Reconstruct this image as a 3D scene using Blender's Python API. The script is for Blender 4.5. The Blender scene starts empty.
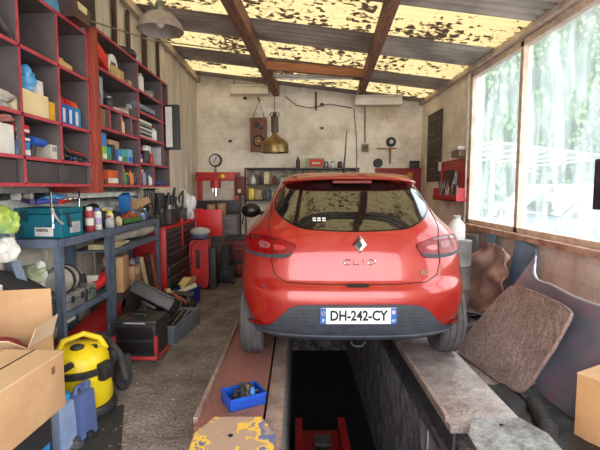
import bpy, bmesh, math, random
from mathutils import Vector, Matrix, noise
from mathutils.geometry import delaunay_2d_cdt
PI = math.pi
random.seed(7)
scene = bpy.context.scene
COL = scene.collection

# ------------------------------------------------------------------ camera model (photo 600x450)
F = 430.0; PITCH = math.radians(4.92); YAW = math.radians(0.4); H = 1.5
def ray(px, py):
    a = (px-300)/F; b = (225-py)/F
    y2 = math.cos(PITCH)+b*math.sin(PITCH); z2 = -math.sin(PITCH)+b*math.cos(PITCH)
    return Vector((a*math.cos(YAW)+y2*math.sin(YAW), -a*math.sin(YAW)+y2*math.cos(YAW), z2))
def atY(px, py, y):
    r = ray(px, py); return r*(y/r.y)+Vector((0,0,H))
def atX(px, py, x):
    r = ray(px, py); return r*(x/r.x)+Vector((0,0,H))
def atZ(px, py, z):
    r = ray(px, py); return r*((z-H)/r.z)+Vector((0,0,H))

# ------------------------------------------------------------------ materials
def lin(c):
    c = c/255.0
    return c/12.92 if c <= 0.04045 else ((c+0.055)/1.055)**2.4
def rgb(c): return (lin(c[0]), lin(c[1]), lin(c[2]), 1)
MATS = {}
def mat(name, c, c2=None, scale=6, rough=.6, metal=0, bump=0, bscale=None, coat=0, spec=None, contrast=.5, detail=5, stretch=None, ior=None, speck=0, sscale=60):
    if name in MATS: return MATS[name]
    m = bpy.data.materials.new(name); m.use_nodes = True
    nt = m.node_tree; b = nt.nodes['Principled BSDF']
    b.inputs['Base Color'].default_value = rgb(c)
    b.inputs['Roughness'].default_value = rough; b.inputs['Metallic'].default_value = metal
    if coat: b.inputs['Coat Weight'].default_value = coat; b.inputs['Coat Roughness'].default_value = .08
    if spec is not None: b.inputs['Specular IOR Level'].default_value = spec
    if ior: b.inputs['IOR'].default_value = ior
    vec = None
    if c2 or bump:
        tc = nt.nodes.new('ShaderNodeTexCoord'); mp = nt.nodes.new('ShaderNodeMapping')
        nt.links.new(tc.outputs['Object'], mp.inputs['Vector'])
        if stretch: mp.inputs['Scale'].default_value = stretch
        vec = mp.outputs['Vector']
    if c2:
        n = nt.nodes.new('ShaderNodeTexNoise'); n.inputs['Scale'].default_value = scale; n.inputs['Detail'].default_value = detail
        n.inputs['Roughness'].default_value = .65
        nt.links.new(vec, n.inputs['Vector'])
        r = nt.nodes.new('ShaderNodeValToRGB')
        r.color_ramp.elements[0].position = .5-contrast*.3; r.color_ramp.elements[1].position = .5+contrast*.3
        r.color_ramp.elements[0].color = rgb(c); r.color_ramp.elements[1].color = rgb(c2)
        nt.links.new(n.outputs['Fac'], r.inputs['Fac']); nt.links.new(r.outputs['Color'], b.inputs['Base Color'])
        if speck:
            n3 = nt.nodes.new('ShaderNodeTexNoise'); n3.inputs['Scale'].default_value = sscale; n3.inputs['Detail'].default_value = 4; n3.inputs['Roughness'].default_value = .7
            nt.links.new(vec, n3.inputs['Vector'])
            q = nt.nodes.new('ShaderNodeMapRange'); q.inputs['From Min'].default_value = .38; q.inputs['From Max'].default_value = .62; q.inputs['To Min'].default_value = 1-speck; q.inputs['To Max'].default_value = 1+speck*.4
            nt.links.new(n3.outputs['Fac'], q.inputs['Value'])
            mm = nt.nodes.new('ShaderNodeMix'); mm.data_type = 'RGBA'; mm.blend_type = 'MULTIPLY'; mm.inputs['Factor'].default_value = 1
            nt.links.new(r.outputs['Color'], mm.inputs['A']); nt.links.new(q.outputs['Result'], mm.inputs['B']); nt.links.new(mm.outputs['Result'], b.inputs['Base Color'])
    if bump:
        n2 = nt.nodes.new('ShaderNodeTexNoise'); n2.inputs['Scale'].default_value = bscale or scale*3; n2.inputs['Detail'].default_value = 6
        nt.links.new(vec, n2.inputs['Vector'])
        bp = nt.nodes.new('ShaderNodeBump'); bp.inputs['Strength'].default_value = bump; bp.inputs['Distance'].default_value = .02
        nt.links.new(n2.outputs['Fac'], bp.inputs['Height']); nt.links.new(bp.outputs['Normal'], b.inputs['Normal'])
    MATS[name] = m
    return m
def C(r, g, b, rough=.55, metal=0):
    return mat('paint_%d_%d_%d_%d' % (r, g, b, metal*10), (r, g, b), (int(r*.8), int(g*.8), int(b*.8)), 9, rough, metal)
red = mat('red_enamel', (196, 34, 36), (160, 30, 32), 8, .4)
dred = mat('dull_red_paint', (160, 44, 46), (120, 40, 42), 7, .6)
shelfred = mat('shelf_edge_red', (190, 72, 84), (160, 50, 62), 10, .5)
shelfgrey = mat('shelf_back_grey', (104, 94, 94), (84, 76, 78), 4, .7)
post = mat('brown_red_post', (160, 68, 46), (128, 48, 34), 6, .7, stretch=(8, 8, 1))
black = mat('black_plastic', (34, 33, 36), (50, 48, 50), 12, .5)
blackr = mat('black_rubber', (38, 37, 40), (60, 56, 56), 14, .8, bump=.2)
dgrey = mat('dark_grey_metal', (72, 72, 76), (52, 50, 52), 8, .5, .3)
bench = mat('bench_blue_grey', (104, 118, 138), (80, 90, 108), 8, .5, .1)
steel = mat('grey_steel', (150, 150, 152), (110, 106, 104), 10, .35, .8)
chrome = mat('chrome', (225, 225, 228), None, rough=.12, metal=1)
white = mat('white_plastic', (226, 224, 218), (200, 196, 190), 8, .5)
offwhite = mat('off_white_paint', (212, 206, 192), (180, 170, 152), 5, .6)
card = mat('cardboard', (204, 164, 122), (186, 144, 104), 3, .85, bump=.1)
cardin = mat('cardboard_inner', (222, 196, 164), (206, 176, 142), 3, .85)
wood = mat('wood_brown', (136, 96, 66), (98, 66, 46), 5, .7, stretch=(10, 10, 1))
beamm = mat('roof_timber', (156, 112, 92), (104, 72, 58), 5, .8, stretch=(8, 1, 8), bump=.2)
blue = C(40, 92, 196); lblue = C(70, 130, 200); yellow = mat('yellow_plastic', (240, 214, 30), (220, 190, 24), 6, .35)
green = C(70, 140, 80); orange = C(222, 96, 40); cream = C(222, 206, 160); tealm = mat('teal_case', (0, 112, 132), (0, 98, 118), 4, .45)
tan = C(190, 160, 120); purple = C(80, 70, 130); grey = C(150, 148, 148); lgrey = C(190, 190, 190); brass = mat('aged_brass', (166, 140, 92), (110, 88, 56), 6, .38, .7)

# ------------------------------------------------------------------ mesh builder
class MB:
    def __init__(s): s.bm = bmesh.new(); s.mi = 0
    def _add(s, vs, fs):
        bv = [s.bm.verts.new(v) for v in vs]
        for f in fs:
            try:
                fc = s.bm.faces.new([bv[i] for i in f]); fc.material_index = s.mi
            except ValueError: pass
        return bv
    def box(s, c, d, rot=None, bev=0):
        b = bmesh.new(); bmesh.ops.create_cube(b, size=1)
        for v in b.verts: v.co = Vector((v.co.x*d[0], v.co.y*d[1], v.co.z*d[2]))
        if bev: bmesh.ops.bevel(b, geom=b.edges[:], offset=min(bev, min(d)*.45), segments=2, affect='EDGES', profile=.6)
        M = Matrix.Translation(Vector(c)) @ (rot.to_4x4() if rot else Matrix())
        s.merge(b, M); return s
    def merge(s, b, M=Matrix()):
        b.verts.ensure_lookup_table(); b.verts.index_update()
        s._add([M @ v.co for v in b.verts], [[v.index for v in f.verts] for f in b.faces]); b.free()
    def bb(s, x0, x1, y0, y1, z0, z1, bev=0):
        return s.box(((x0+x1)/2, (y0+y1)/2, (z0+z1)/2), (abs(x1-x0), abs(y1-y0), abs(z1-z0)), None, bev)
    def tube(s, pts, r, n=8, closed=False):
        pts = [Vector(p) for p in pts]; m = len(pts); rs = r if isinstance(r, (list, tuple)) else [r]*m
        rings = []; up = None
        for i, p in enumerate(pts):
            if closed: t = pts[(i+1) % m]-pts[i-1]
            else: t = (pts[min(i+1, m-1)]-pts[max(i-1, 0)])
            if t.length < 1e-9: t = Vector((0, 0, 1))
            t.normalize()
            if up is None:
                up = Vector((0, 0, 1)) if abs(t.z) < .9 else Vector((1, 0, 0))
            u = t.cross(up)
            if u.length < 1e-6: u = t.orthogonal()
            u.normalize(); w = u.cross(t).normalized(); up = w
            rings.append([p+(u*math.cos(a)+w*math.sin(a))*rs[i] for a in [2*PI*k/n for k in range(n)]])
        vs = [v for rr in rings for v in rr]; fs = []
        for i in range(m if closed else m-1):
            j = (i+1) % m
            for k in range(n): fs.append((i*n+k, i*n+(k+1) % n, j*n+(k+1) % n, j*n+k))
        if not closed: fs.append(tuple(range(n))[::-1]); fs.append(tuple((m-1)*n+k for k in range(n)))
        s._add(vs, fs); return s
    def cyl(s, p0, p1, r, r2=None, n=16):
        return s.tube([p0, p1], [r, r if r2 is None else r2], n)
    def lathe(s, prof, c=(0, 0, 0), axis='Z', n=24, cap=True):
        c = Vector(c); vs = []; fs = []; m = len(prof)
        for r, z in prof:
            for k in range(n):
                a = 2*PI*k/n
                if axis == 'Z': v = Vector((r*math.cos(a), r*math.sin(a), z))
                elif axis == 'X': v = Vector((z, r*math.cos(a), r*math.sin(a)))
                else: v = Vector((r*math.sin(a), z, r*math.cos(a)))
                vs.append(c+v)
        for i in range(m-1):
            for k in range(n): fs.append((i*n+k, i*n+(k+1) % n, (i+1)*n+(k+1) % n, (i+1)*n+k))
        if cap and prof[0][0] > 1e-6 and not (m == 2 and prof[0][1] == prof[1][1]): fs.append(tuple(range(n))[::-1])
        if cap and prof[-1][0] > 1e-6: fs.append(tuple((m-1)*n+k for k in range(n)))
        s._add(vs, fs); return s
    def prism(s, pts, ext):
        """pts: 3D outline (planar), ext: extrusion vector"""
        n = len(pts); e = Vector(ext); a = [Vector(p) for p in pts]
        s._add(a+[p+e for p in a], [tuple(range(n))[::-1], tuple(range(n, 2*n))]+[(i, (i+1) % n, n+(i+1) % n, n+i) for i in range(n)]); return s
    def grid(s, fn, nu, nv):
        vs = [fn(i/nu, j/nv) for i in range(nu+1) for j in range(nv+1)]
        s._add(vs, [(i*(nv+1)+j, (i+1)*(nv+1)+j, (i+1)*(nv+1)+j+1, i*(nv+1)+j+1) for i in range(nu) for j in range(nv)]); return s
    def sphere(s, c, r, sc=(1, 1, 1), sub=2):
        b = bmesh.new(); bmesh.ops.create_icosphere(b, subdivisions=sub, radius=r)
        for v in b.verts: v.co = Vector((v.co.x*sc[0], v.co.y*sc[1], v.co.z*sc[2]))
        s.merge(b, Matrix.Translation(Vector(c))); return s
    def crumple(s, amt, sc=12):
        for v in s.bm.verts: v.co += noise.noise_vector(v.co*sc)*amt
        return s
    def build(s, name, m, parent=None, smooth=True, angle=.7, doubles=False):
        if doubles: bmesh.ops.remove_doubles(s.bm, verts=s.bm.verts, dist=1e-4)
        bmesh.ops.recalc_face_normals(s.bm, faces=s.bm.faces)
        me = bpy.data.meshes.new(name); s.bm.to_mesh(me); s.bm.free()
        for x in (m if isinstance(m, (list, tuple)) else [m]): me.materials.append(x)
        if smooth:
            me.shade_smooth(); me.set_sharp_from_angle(angle=angle)
        o = bpy.data.objects.new(name, me); COL.objects.link(o)
        if parent: o.parent = parent
        return o
def thing(name, label, cat, loc=(0, 0, 0), rz=0, group=None):
    o = bpy.data.objects.new(name, None); COL.objects.link(o); o.empty_display_size = .05
    o.location = loc; o.rotation_euler = (0, 0, rz); o['label'] = label; o['category'] = cat
    if group: o['group'] = group
    return o
def tag(o, label, cat, group=None, kind=None, loc=None, rz=None):
    o['label'] = label; o['category'] = cat
    if group: o['group'] = group
    if kind: o['kind'] = kind
    if loc is not None: o.location = loc
    if rz is not None: o.rotation_euler = (0, 0, rz)
    return o
def struct(name, mb, m, smooth=False):
    o = mb.build(name, m, None, smooth); o['kind'] = 'structure'; return o
def kids(o): return [c for c in bpy.data.objects if c.parent == o]
def dup(root, loc, rz=None, label=None, group=None, scale=None):
    r = root.copy(); COL.objects.link(r); r.location = loc
    if rz is not None: r.rotation_euler = (0, 0, rz)
    if label: r['label'] = label
    if group: r['group'] = group
    if scale: r.scale = scale
    for ch in kids(root):
        c = ch.copy(); COL.objects.link(c); c.parent = r
        for g in kids(ch):
            d = g.copy(); COL.objects.link(d); d.parent = c
    return r
def textmesh(txt, size, extrude=.001, M=Matrix(), bold=0, sx=1):
    cu = bpy.data.curves.new('t', 'FONT'); cu.body = txt; cu.size = size; cu.extrude = extrude; cu.align_x = 'CENTER'; cu.align_y = 'CENTER'; cu.offset = bold
    cu.resolution_u = 3
    ob = bpy.data.objects.new('t', cu); COL.objects.link(ob)
    dg = bpy.context.evaluated_depsgraph_get(); me = bpy.data.meshes.new_from_object(ob.evaluated_get(dg))
    b = bmesh.new(); b.from_mesh(me); bpy.data.objects.remove(ob); bpy.data.curves.remove(cu); bpy.data.meshes.remove(me)
    for v in b.verts: v.co.x *= sx
    mb = MB(); mb.merge(b, M); return mb
RX90 = Matrix.Rotation(PI/2, 4, 'X')      # text faces -Y
RXZ90 = Matrix.Rotation(PI/2, 4, 'Z') @ RX90   # text faces +X

# ------------------------------------------------------------------ room shell
WL, WR, YB, YF = -2.05, 2.58, 9.0, -1.0
def roofz(x): return 3.80-.118*(x+2.05)
blockm = mat('painted_block', (228, 212, 188), (206, 188, 160), 2.2, .8, bump=.25, bscale=20)
def block_wall():
    m = bpy.data.materials.new('painted_block_wall'); m.use_nodes = True; nt = m.node_tree; b = nt.nodes['Principled BSDF']; N = nt.nodes.new; L = nt.links.new
    b.inputs['Roughness'].default_value = .85
    tc = N('ShaderNodeTexCoord'); sep = N('ShaderNodeSeparateXYZ'); L(tc.outputs['Object'], sep.inputs[0])
    add = N('ShaderNodeMath'); add.operation = 'ADD'; L(sep.outputs[0], add.inputs[0]); L(sep.outputs[1], add.inputs[1])
    cmb = N('ShaderNodeCombineXYZ'); L(add.outputs[0], cmb.inputs[0]); L(sep.outputs[2], cmb.inputs[1])
    br = N('ShaderNodeTexBrick'); L(cmb.outputs[0], br.inputs['Vector']); br.inputs['Scale'].default_value = 1
    br.inputs['Brick Width'].default_value = .5; br.inputs['Row Height'].default_value = .21; br.inputs['Mortar Size'].default_value = .006; br.inputs['Mortar Smooth'].default_value = .6
    n = N('ShaderNodeTexNoise'); n.inputs['Scale'].default_value = 1.3; n.inputs['Detail'].default_value = 8; n.inputs['Roughness'].default_value = .7; L(tc.outputs['Object'], n.inputs['Vector'])
    r = N('ShaderNodeValToRGB'); L(n.outputs['Fac'], r.inputs['Fac'])
    r.color_ramp.elements[0].position = .32; r.color_ramp.elements[0].color = rgb((200, 186, 168))
    r.color_ramp.elements[1].position = .56; r.color_ramp.elements[1].color = rgb((250, 242, 228))
    mx = N('ShaderNodeMix'); mx.data_type = 'RGBA'; mx.blend_type = 'MULTIPLY'; mx.inputs['Factor'].default_value = 1
    rm = N('ShaderNodeMapRange'); L(br.outputs['Fac'], rm.inputs['Value']); rm.inputs['To Min'].default_value = 1; rm.inputs['To Max'].default_value = .84
    L(r.outputs['Color'], mx.inputs['A']); L(rm.outputs['Result'], mx.inputs['B'])
    # lower dado: pinkish dirty band
    rz = N('ShaderNodeValToRGB'); mr = N('ShaderNodeMapRange'); mr.inputs['From Min'].default_value = 0; mr.inputs['From Max'].default_value = 4; L(sep.outputs[2], mr.inputs['Value']); L(mr.outputs['Result'], rz.inputs['Fac'])
    rz.color_ramp.elements[0].position = .0; rz.color_ramp.elements[0].color = rgb((238, 200, 190)); rz.color_ramp.elements[1].position = .32; rz.color_ramp.elements[1].color = (1, 1, 1, 1)
    m2 = N('ShaderNodeMix'); m2.data_type = 'RGBA'; m2.blend_type = 'MULTIPLY'; m2.inputs['Factor'].default_value = 1
    L(mx.outputs['Result'], m2.inputs['A']); L(rz.outputs['Color'], m2.inputs['B']); L(m2.outputs['Result'], b.inputs['Base Color'])
    bp = N('ShaderNodeBump'); bp.inputs['Strength'].default_value = .35; bp.inputs['Distance'].default_value = .01; bp.invert = True
    n3 = N('ShaderNodeTexNoise'); n3.inputs['Scale'].default_value = 14; n3.inputs['Detail'].default_value = 6; L(tc.outputs['Object'], n3.inputs['Vector'])
    ad = N('ShaderNodeMath'); ad.operation = 'ADD'; L(br.outputs['Fac'], ad.inputs[0]); L(n3.outputs['Fac'], ad.inputs[1]); L(ad.outputs[0], bp.inputs['Height']); L(bp.outputs['Normal'], b.inputs['Normal'])
    return m
bwall = block_wall()
# floor with pit
PX0, PX1, PY0, PY1 = -.085, .94, .9, 8.0
floorm = mat('oily_concrete', (176, 164, 156), (92, 82, 78), 3.5, .75, bump=.8, bscale=34, contrast=.8, speck=.55, sscale=55, detail=9)
fm = MB()
fm.bb(-2.2, PX0, YF-.2, 9.1, -.2, 0); fm.bb(PX1, 2.75, YF-.2, 9.1, -.2, 0)
fm.bb(PX0, PX1, YF-.2, PY0, -.2, 0); fm.bb(PX0, PX1, PY1, 9.1, -.2, 0)
struct('floor', fm, floorm)
pitm = mat('pit_concrete', (196, 188, 192), (84, 78, 80), 7, .8, bump=1, bscale=12, stretch=(1, 1.6, .7), contrast=.6, detail=10, speck=.5, sscale=24)
pm = MB()
pm.bb(PX0-.12, PX0, PY0, PY1, -1.6, -.2); pm.bb(PX1, PX1+.12, PY0, PY1, -1.6, -.2)
pm.bb(PX0-.12, PX1+.12, PY0-.12, PY0, -1.6, -.2); pm.bb(PX0-.12, PX1+.12, PY1, PY1+.12, -1.6, -.2); 
struct('wall_pit', pm, pitm)
pm = MB(); pm.bb(PX0-.12, PX1+.12, PY0-.12, PY1+.12, -1.7, -1.6); struct('floor_pit', pm, mat('pit_shade_black', (40, 36, 36), (24, 22, 22), 5, .9))  # near-black floor colour stands in for the lack of light in the pit
# back wall, left wall, right wall with window
wb = MB(); wb.prism([(-2.2, 9, -.1), (2.7, 9, -.1), (2.7, 9, roofz(2.7)+.1), (-2.2, 9, roofz(-2.2)+.1)], (0, .15, 0)); struct('wall_back', wb, bwall)
panelm = mat('cream_sheet', (232, 224, 210), (186, 172, 154), 2.5, .7, stretch=(1, 3, .5), contrast=.9)
wl = MB(); wl.bb(-2.2, -2.05, YF, 9, -.1, 3.95)
for i in range(22): wl.bb(-2.052, -2.03, .2+i*.41, .215+i*.41, .0, 3.72)
struct('wall_left', wl, panelm)
W0, W1, WZ0, WZ1 = 1.2, 6.45, .98, 3.16
wr = MB()
wr.bb(2.58, 2.75, YF, W0, -.1, 3.5); wr.bb(2.58, 2.75, W1, 9, -.1, 3.5)
wr.bb(2.58, 2.75, W0, W1, -.1, WZ0); wr.bb(2.58, 2.75, W0, W1, WZ1, 3.5)
struct('wall_right', wr, bwall)
wf = MB(); wf.bb(-2.2, -2.05, YF-.15, YF, -.1, 3.95); wf.bb(2.58, 2.75, YF-.15, YF, -.1, 3.6); wf.bb(-2.2, 2.75, YF-.15, YF, 3.35, 3.95); struct('wall_front', wf, bwall)
# left wall: timber plates, upper bays with dark gaps
tr = MB()
tr.bb(-2.03, -1.97, YF, 9, 3.64, 3.74)
struct('trim_1', tr, mat('wall_plate_timber', (206, 192, 172), (160, 142, 122), 5, .8, stretch=(1, 1, 6)))
tr = MB()
for y, w in ((3.9, .06), (4.35, .1), (4.9, .07), (5.3, .05), (5.85, .09), (6.4, .06)): tr.bb(-2.03, -2.0, y, y+w, 2.85, 3.6)
struct('trim_2', tr, mat('dark_upright', (84, 66, 56), (60, 46, 40), 6, .8))
tr = MB(); tr.prism([(2.5, YF, roofz(2.5)-.07), (2.58, YF, roofz(2.58)-.07), (2.58, YF, roofz(2.58)), (2.5, YF, roofz(2.5))], (0, 10, 0)); struct('trim_3', tr, mat('eave_board', (220, 206, 190), (176, 158, 140), 4, .8))

# roof
def roof_mat(trans):
    m = bpy.data.materials.new('clear_roof_sheet' if trans else 'grey_roof_sheet'); m.use_nodes = True; nt = m.node_tree; N = nt.nodes.new; L = nt.links.new
    b = nt.nodes['Principled BSDF']; tc = N('ShaderNodeTexCoord')
    if not trans:
        n = N('ShaderNodeTexNoise'); n.inputs['Scale'].default_value = 2; n.inputs['Detail'].default_value = 6; L(tc.outputs['Object'], n.inputs['Vector'])
        r = N('ShaderNodeValToRGB'); r.color_ramp.elements[0].position = .35; r.color_ramp.elements[1].position = .65
        r.color_ramp.elements[0].color = rgb((132, 126, 118)); r.color_ramp.elements[1].color = rgb((178, 168, 156)); L(n.outputs['Fac'], r.inputs['Fac']); L(r.outputs['Color'], b.inputs['Base Color']); b.inputs['Roughness'].default_value = .7
        return m
    nt.nodes.remove(b); out = nt.nodes['Material Output']
    # leaf litter and lichen blotches
    v = N('ShaderNodeTexNoise'); v.inputs['Scale'].default_value = 13; v.inputs['Detail'].default_value = 2; v.inputs['Roughness'].default_value = .5
    mp = N('ShaderNodeMapping'); mp.inputs['Scale'].default_value = (1, 1.6, 1); L(tc.outputs['Object'], mp.inputs['Vector']); L(mp.outputs['Vector'], v.inputs['Vector'])
    big = N('ShaderNodeTexNoise'); big.inputs['Scale'].default_value = 1.6; L(tc.outputs['Object'], big.inputs['Vector'])
    ad = N('ShaderNodeMath'); ad.operation = 'MULTIPLY_ADD'; ad.inputs[1].default_value = .75; L(big.outputs['Fac'], ad.inputs[0]); L(v.outputs['Fac'], ad.inputs[2])
    r = N('ShaderNodeValToRGB'); L(ad.outputs[0], r.inputs['Fac']); e = r.color_ramp.elements
    e[0].position = .90; e[0].color = rgb((140, 122, 84)); e[1].position = 1.0; e[1].color = rgb((40, 30, 22))
    e2 = r.color_ramp.elements.new(.955); e2.color = rgb((112, 90, 56))
    t = N('ShaderNodeBsdfTranslucent'); L(r.outputs['Color'], t.inputs['Color'])
    d = N('ShaderNodeBsdfDiffuse'); L(r.outputs['Color'], d.inputs['Color'])
    mx = N('ShaderNodeMixShader'); mx.inputs[0].default_value = .22; L(t.outputs[0], mx.inputs[1]); L(d.outputs[0], mx.inputs[2]); L(mx.outputs[0], out.inputs['Surface'])
    return m
bands = [(-.1, .65), (1.0, 2.2), (2.6, 3.95), (4.72, 5.55), (6.35, 7.1), (7.85, 8.6)]
rm_ = MB()
ys = []; y = YF-.2
while y < 9.15: ys.append(y); y += .019
inb = lambda y: any(a <= y <= b for a, b in bands)
def sheet(mb, lo, hi):
    seg = [y for y in ys if lo-1e-6 <= y <= hi+.02]
    xs = [-2.25, -1, 0, 1.2, 2.8]
    vs = [Vector((x, y, roofz(x)+.018*math.sin(2*PI*y/.152))) for y in seg for x in xs]
    mb._add(vs, [(i*5+j, (i+1)*5+j, (i+1)*5+j+1, i*5+j+1) for i in range(len(seg)-1) for j in range(4)])
clear = roof_mat(True); opaq = roof_mat(False)
prev = YF-.2
for a, b in bands:
    rm_.mi = 0; sheet(rm_, prev, a); rm_.mi = 1; sheet(rm_, a, b); prev = b
rm_.mi = 0; sheet(rm_, prev, 9.15)
struct('ceiling', rm_, [opaq, clear], True)
# timbers
def timber(name, p0, p1, w, h, m, label):
    p0 = Vector(p0); p1 = Vector(p1); d = p1-p0; n = Vector((d.y, -d.x, 0)).normalized()*w/2
    mb = MB(); mb.prism([p0-n, p0+n, p0+n+Vector((0, 0, h)), p0-n+Vector((0, 0, h))], d)
    o = mb.build(name, m, None, False); return tag(o, label, 'roof beam')
k = .298/4.4
def bx(y, x9): return x9-(9-y)*k
for (x9, w, lab) in ((-.42, .13, 'thick brown timber roof beam over the car, nearer the red shelves'), (1.24, .10, 'thinner brown timber roof beam, nearer the big window')):
    p0 = Vector((bx(-.9, x9), -.9, roofz(bx(-.9, x9))-.22)); p1 = Vector((x9, 8.99, roofz(x9)-.24))
    timber('roof_beam', p0, p1, w, .2, beamm, lab)
bt = mat('batten_orange', (170, 112, 76), (132, 84, 58), 5, .8, stretch=(1, 8, 8))
timber('roof_batten', (-.5, 7.1, roofz(-.5)-.22), (1.10, 7.1, roofz(1.10)-.16), .06, .13, bt, 'orange-brown crosswise batten fixed between the two roof beams')

# window
fr = mat('window_frame_paint', (222, 204, 188), (186, 160, 142), 6, .7)
w = MB()
w.bb(2.56, 2.66, W0, W1, WZ0, WZ0+.06); w.bb(2.56, 2.66, W0, W1, WZ1-.06, WZ1)
w.bb(2.56, 2.66, W0, W0+.06, WZ0, WZ1); w.bb(2.56, 2.66, W1-.06, W1, WZ0, WZ1)
w.bb(2.56, 2.66, 4.98, 5.05, WZ0, WZ1); w.bb(2.55, 2.67, 3.5, 3.57, WZ0, WZ1); w.bb(2.56, 2.66, 2.3, 2.36, WZ0, WZ1)
wo = struct('window_1', w, fr)
gm = bpy.data.materials.new('dusty_glass'); gm.use_nodes = True; nt = gm.node_tree; N = nt.nodes.new; L = nt.links.new
nt.nodes.remove(nt.nodes['Principled BSDF'])
tr_ = N('ShaderNodeBsdfTransparent'); tr_.inputs[0].default_value = (.93, .97, .96, 1)
df = N('ShaderNodeBsdfTranslucent'); df.inputs[0].default_value = (.9, .92, .92, 1)
gl = N('ShaderNodeBsdfGlossy'); gl.inputs['Roughness'].default_value = .05
tc = N('ShaderNodeTexCoord'); mp = N('ShaderNodeMapping'); mp.inputs['Scale'].default_value = (1, 5, 1.2); n = N('ShaderNodeTexNoise'); n.inputs['Scale'].default_value = 1.4; n.inputs['Detail'].default_value = 8
L(tc.outputs['Object'], mp.inputs[0]); L(mp.outputs[0], n.inputs['Vector'])
mr = N('ShaderNodeMapRange'); mr.inputs['From Min'].default_value = .35; mr.inputs['From Max'].default_value = .7; mr.inputs['To Min'].default_value = .07; mr.inputs['To Max'].default_value = .24; L(n.outputs['Fac'], mr.inputs['Value'])
a = N('ShaderNodeMixShader'); L(mr.outputs[0], a.inputs[0]); L(tr_.outputs[0], a.inputs[1]); L(df.outputs[0], a.inputs[2])
b2 = N('ShaderNodeMixShader'); b2.inputs[0].default_value = .04; L(a.outputs[0], b2.inputs[1]); L(gl.outputs[0], b2.inputs[2]); L(b2.outputs[0], nt.nodes['Material Output'].inputs['Surface'])
for (a0, a1) in ((W0+.06, 2.3), (2.36, 3.5), (3.57, 4.98), (5.05, W1-.06)):
    g = MB(); g.bb(2.608, 2.614, a0, a1, WZ0+.06, WZ1-.06); o = g.build('pane', gm, wo, False)
sl = MB(); sl.bb(2.47, 2.7, W0, W1+.05, WZ0-.06, WZ0)
struct('trim_4', sl, mat('rusty_sill', (206, 170, 150), (150, 100, 76), 5, .8))
# ------------------------------------------------------------------ car
def interp(x, xs, ys):
    if x <= xs[0]: return ys[0]
    for i in range(1, len(xs)):
        if x <= xs[i]:
            t = (x-xs[i-1])/(xs[i]-xs[i-1]); return ys[i-1]+t*(ys[i]-ys[i-1])
    return ys[-1]
def smooth(x, xs, ys):
    return sum(interp(x+d, xs, ys)*w for d, w in ((-.024, .15), (-.012, .22), (0, .26), (.012, .22), (.024, .15)))
ZR = [.20,.28,.36,.50,.57,.61,.64,.70,.80,.90,.97,1.0,1.1,1.2,1.3,1.40]
YR = [.11,.04,.01,.00,.008,.03,.055,.065,.085,.12,.15,.165,.235,.32,.41,.51]
ZW = [.20,.3,.4,.5,.7,.85,.92,.97,1.0,1.05,1.1,1.2,1.3,1.40]
WW = [.78,.835,.862,.866,.866,.86,.845,.82,.795,.74,.70,.65,.60,.545]
ZF = [.20,.3,.5,.7,.8,.88,.93,.97,1.0,1.1,1.2,1.3,1.40]
YFR = [3.95,4.02,4.06,4.0,3.92,3.65,3.35,3.15,3.05,2.85,2.66,2.46,2.22]
RR = .52
def cW(z): return smooth(z, ZW, WW)
def cR(z): return smooth(z, ZR, YR)
def rearY(x, z):
    a = min(abs(x)/cW(z), .9995); return cR(z)+RR*(1-(1-a**3)**(1/3))
def rearP(x, z, off=0.0):
    e = .004; p = Vector((x, rearY(x, z), z))
    if off:
        w = cW(z)*.998
        x1, x0 = min(x+e, w), max(x-e, -w)
        dx = Vector((x1-x0, rearY(x1, z)-rearY(x0, z), 0)); dz = Vector((0, rearY(x, z+e)-rearY(x, z-e), 2*e))
        n = dx.cross(dz).normalized()
        p += n*off*(1 if n.y < 0 else -1)
    return p
def ring(z, NC=18, NS=14):
    w, yr, yf = cW(z), cR(z), smooth(z, ZF, YFR)
    h = []
    for i in range(NC+1):
        t = i/NC; u = math.sin(t**1.25*PI/2)**(2/3) if i else 0
        h.append((w*u, yr+RR*(1-max(0, 1-u**3)**(1/3))))
    Rf = 1.0 if z < .9 else .55
    y0, y1 = yr+RR, yf-Rf
    for i in range(1, NS): h.append((w, y0+(y1-y0)*i/NS))
    for i in range(NC, -1, -1):
        t = i/NC; u = math.sin(t**1.25*PI/2)**(2/3) if i else 0
        h.append((w*u, yf-Rf*(1-max(0, 1-u**3)**(1/3))))
    return [(x, y, z) for x, y in h]+[(-x, y, z) for x, y in h[-2:0:-1]]
CARX, CARY, CARZ = .425, 2.93, .2
car = thing('hatchback_car', 'red hatchback car on the pit runways, seen from behind', 'car', (CARX, CARY, CARZ))
def paint():
    m = bpy.data.materials.new('car_red_paint'); m.use_nodes = True; nt = m.node_tree; b = nt.nodes['Principled BSDF']; N = nt.nodes.new; L = nt.links.new
    tc = N('ShaderNodeTexCoord'); n = N('ShaderNodeTexNoise'); n.inputs['Scale'].default_value = 3.5; n.inputs['Detail'].default_value = 7; L(tc.outputs['Object'], n.inputs['Vector'])
    r = N('ShaderNodeValToRGB'); r.color_ramp.elements[0].position = .42; r.color_ramp.elements[1].position = .72
    r.color_ramp.elements[0].color = rgb((160, 24, 16)); r.color_ramp.elements[1].color = rgb((164, 48, 36))
    L(n.outputs['Fac'], r.inputs['Fac']); L(r.outputs['Color'], b.inputs['Base Color'])
    b.inputs['Metallic'].default_value = .25; b.inputs['Roughness'].default_value = .34
    b.inputs['Coat Weight'].default_value = 1; b.inputs['Coat Roughness'].default_value = .12
    n2 = N('ShaderNodeTexNoise'); n2.inputs['Scale'].default_value = 5; L(tc.outputs['Object'], n2.inputs['Vector'])
    mr = N('ShaderNodeMapRange'); mr.inputs['To Min'].default_value = .0; mr.inputs['To Max'].default_value = .14; L(n2.outputs['Fac'], mr.inputs['Value']); L(mr.outputs[0], b.inputs['Coat Roughness'])
    return m
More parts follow.
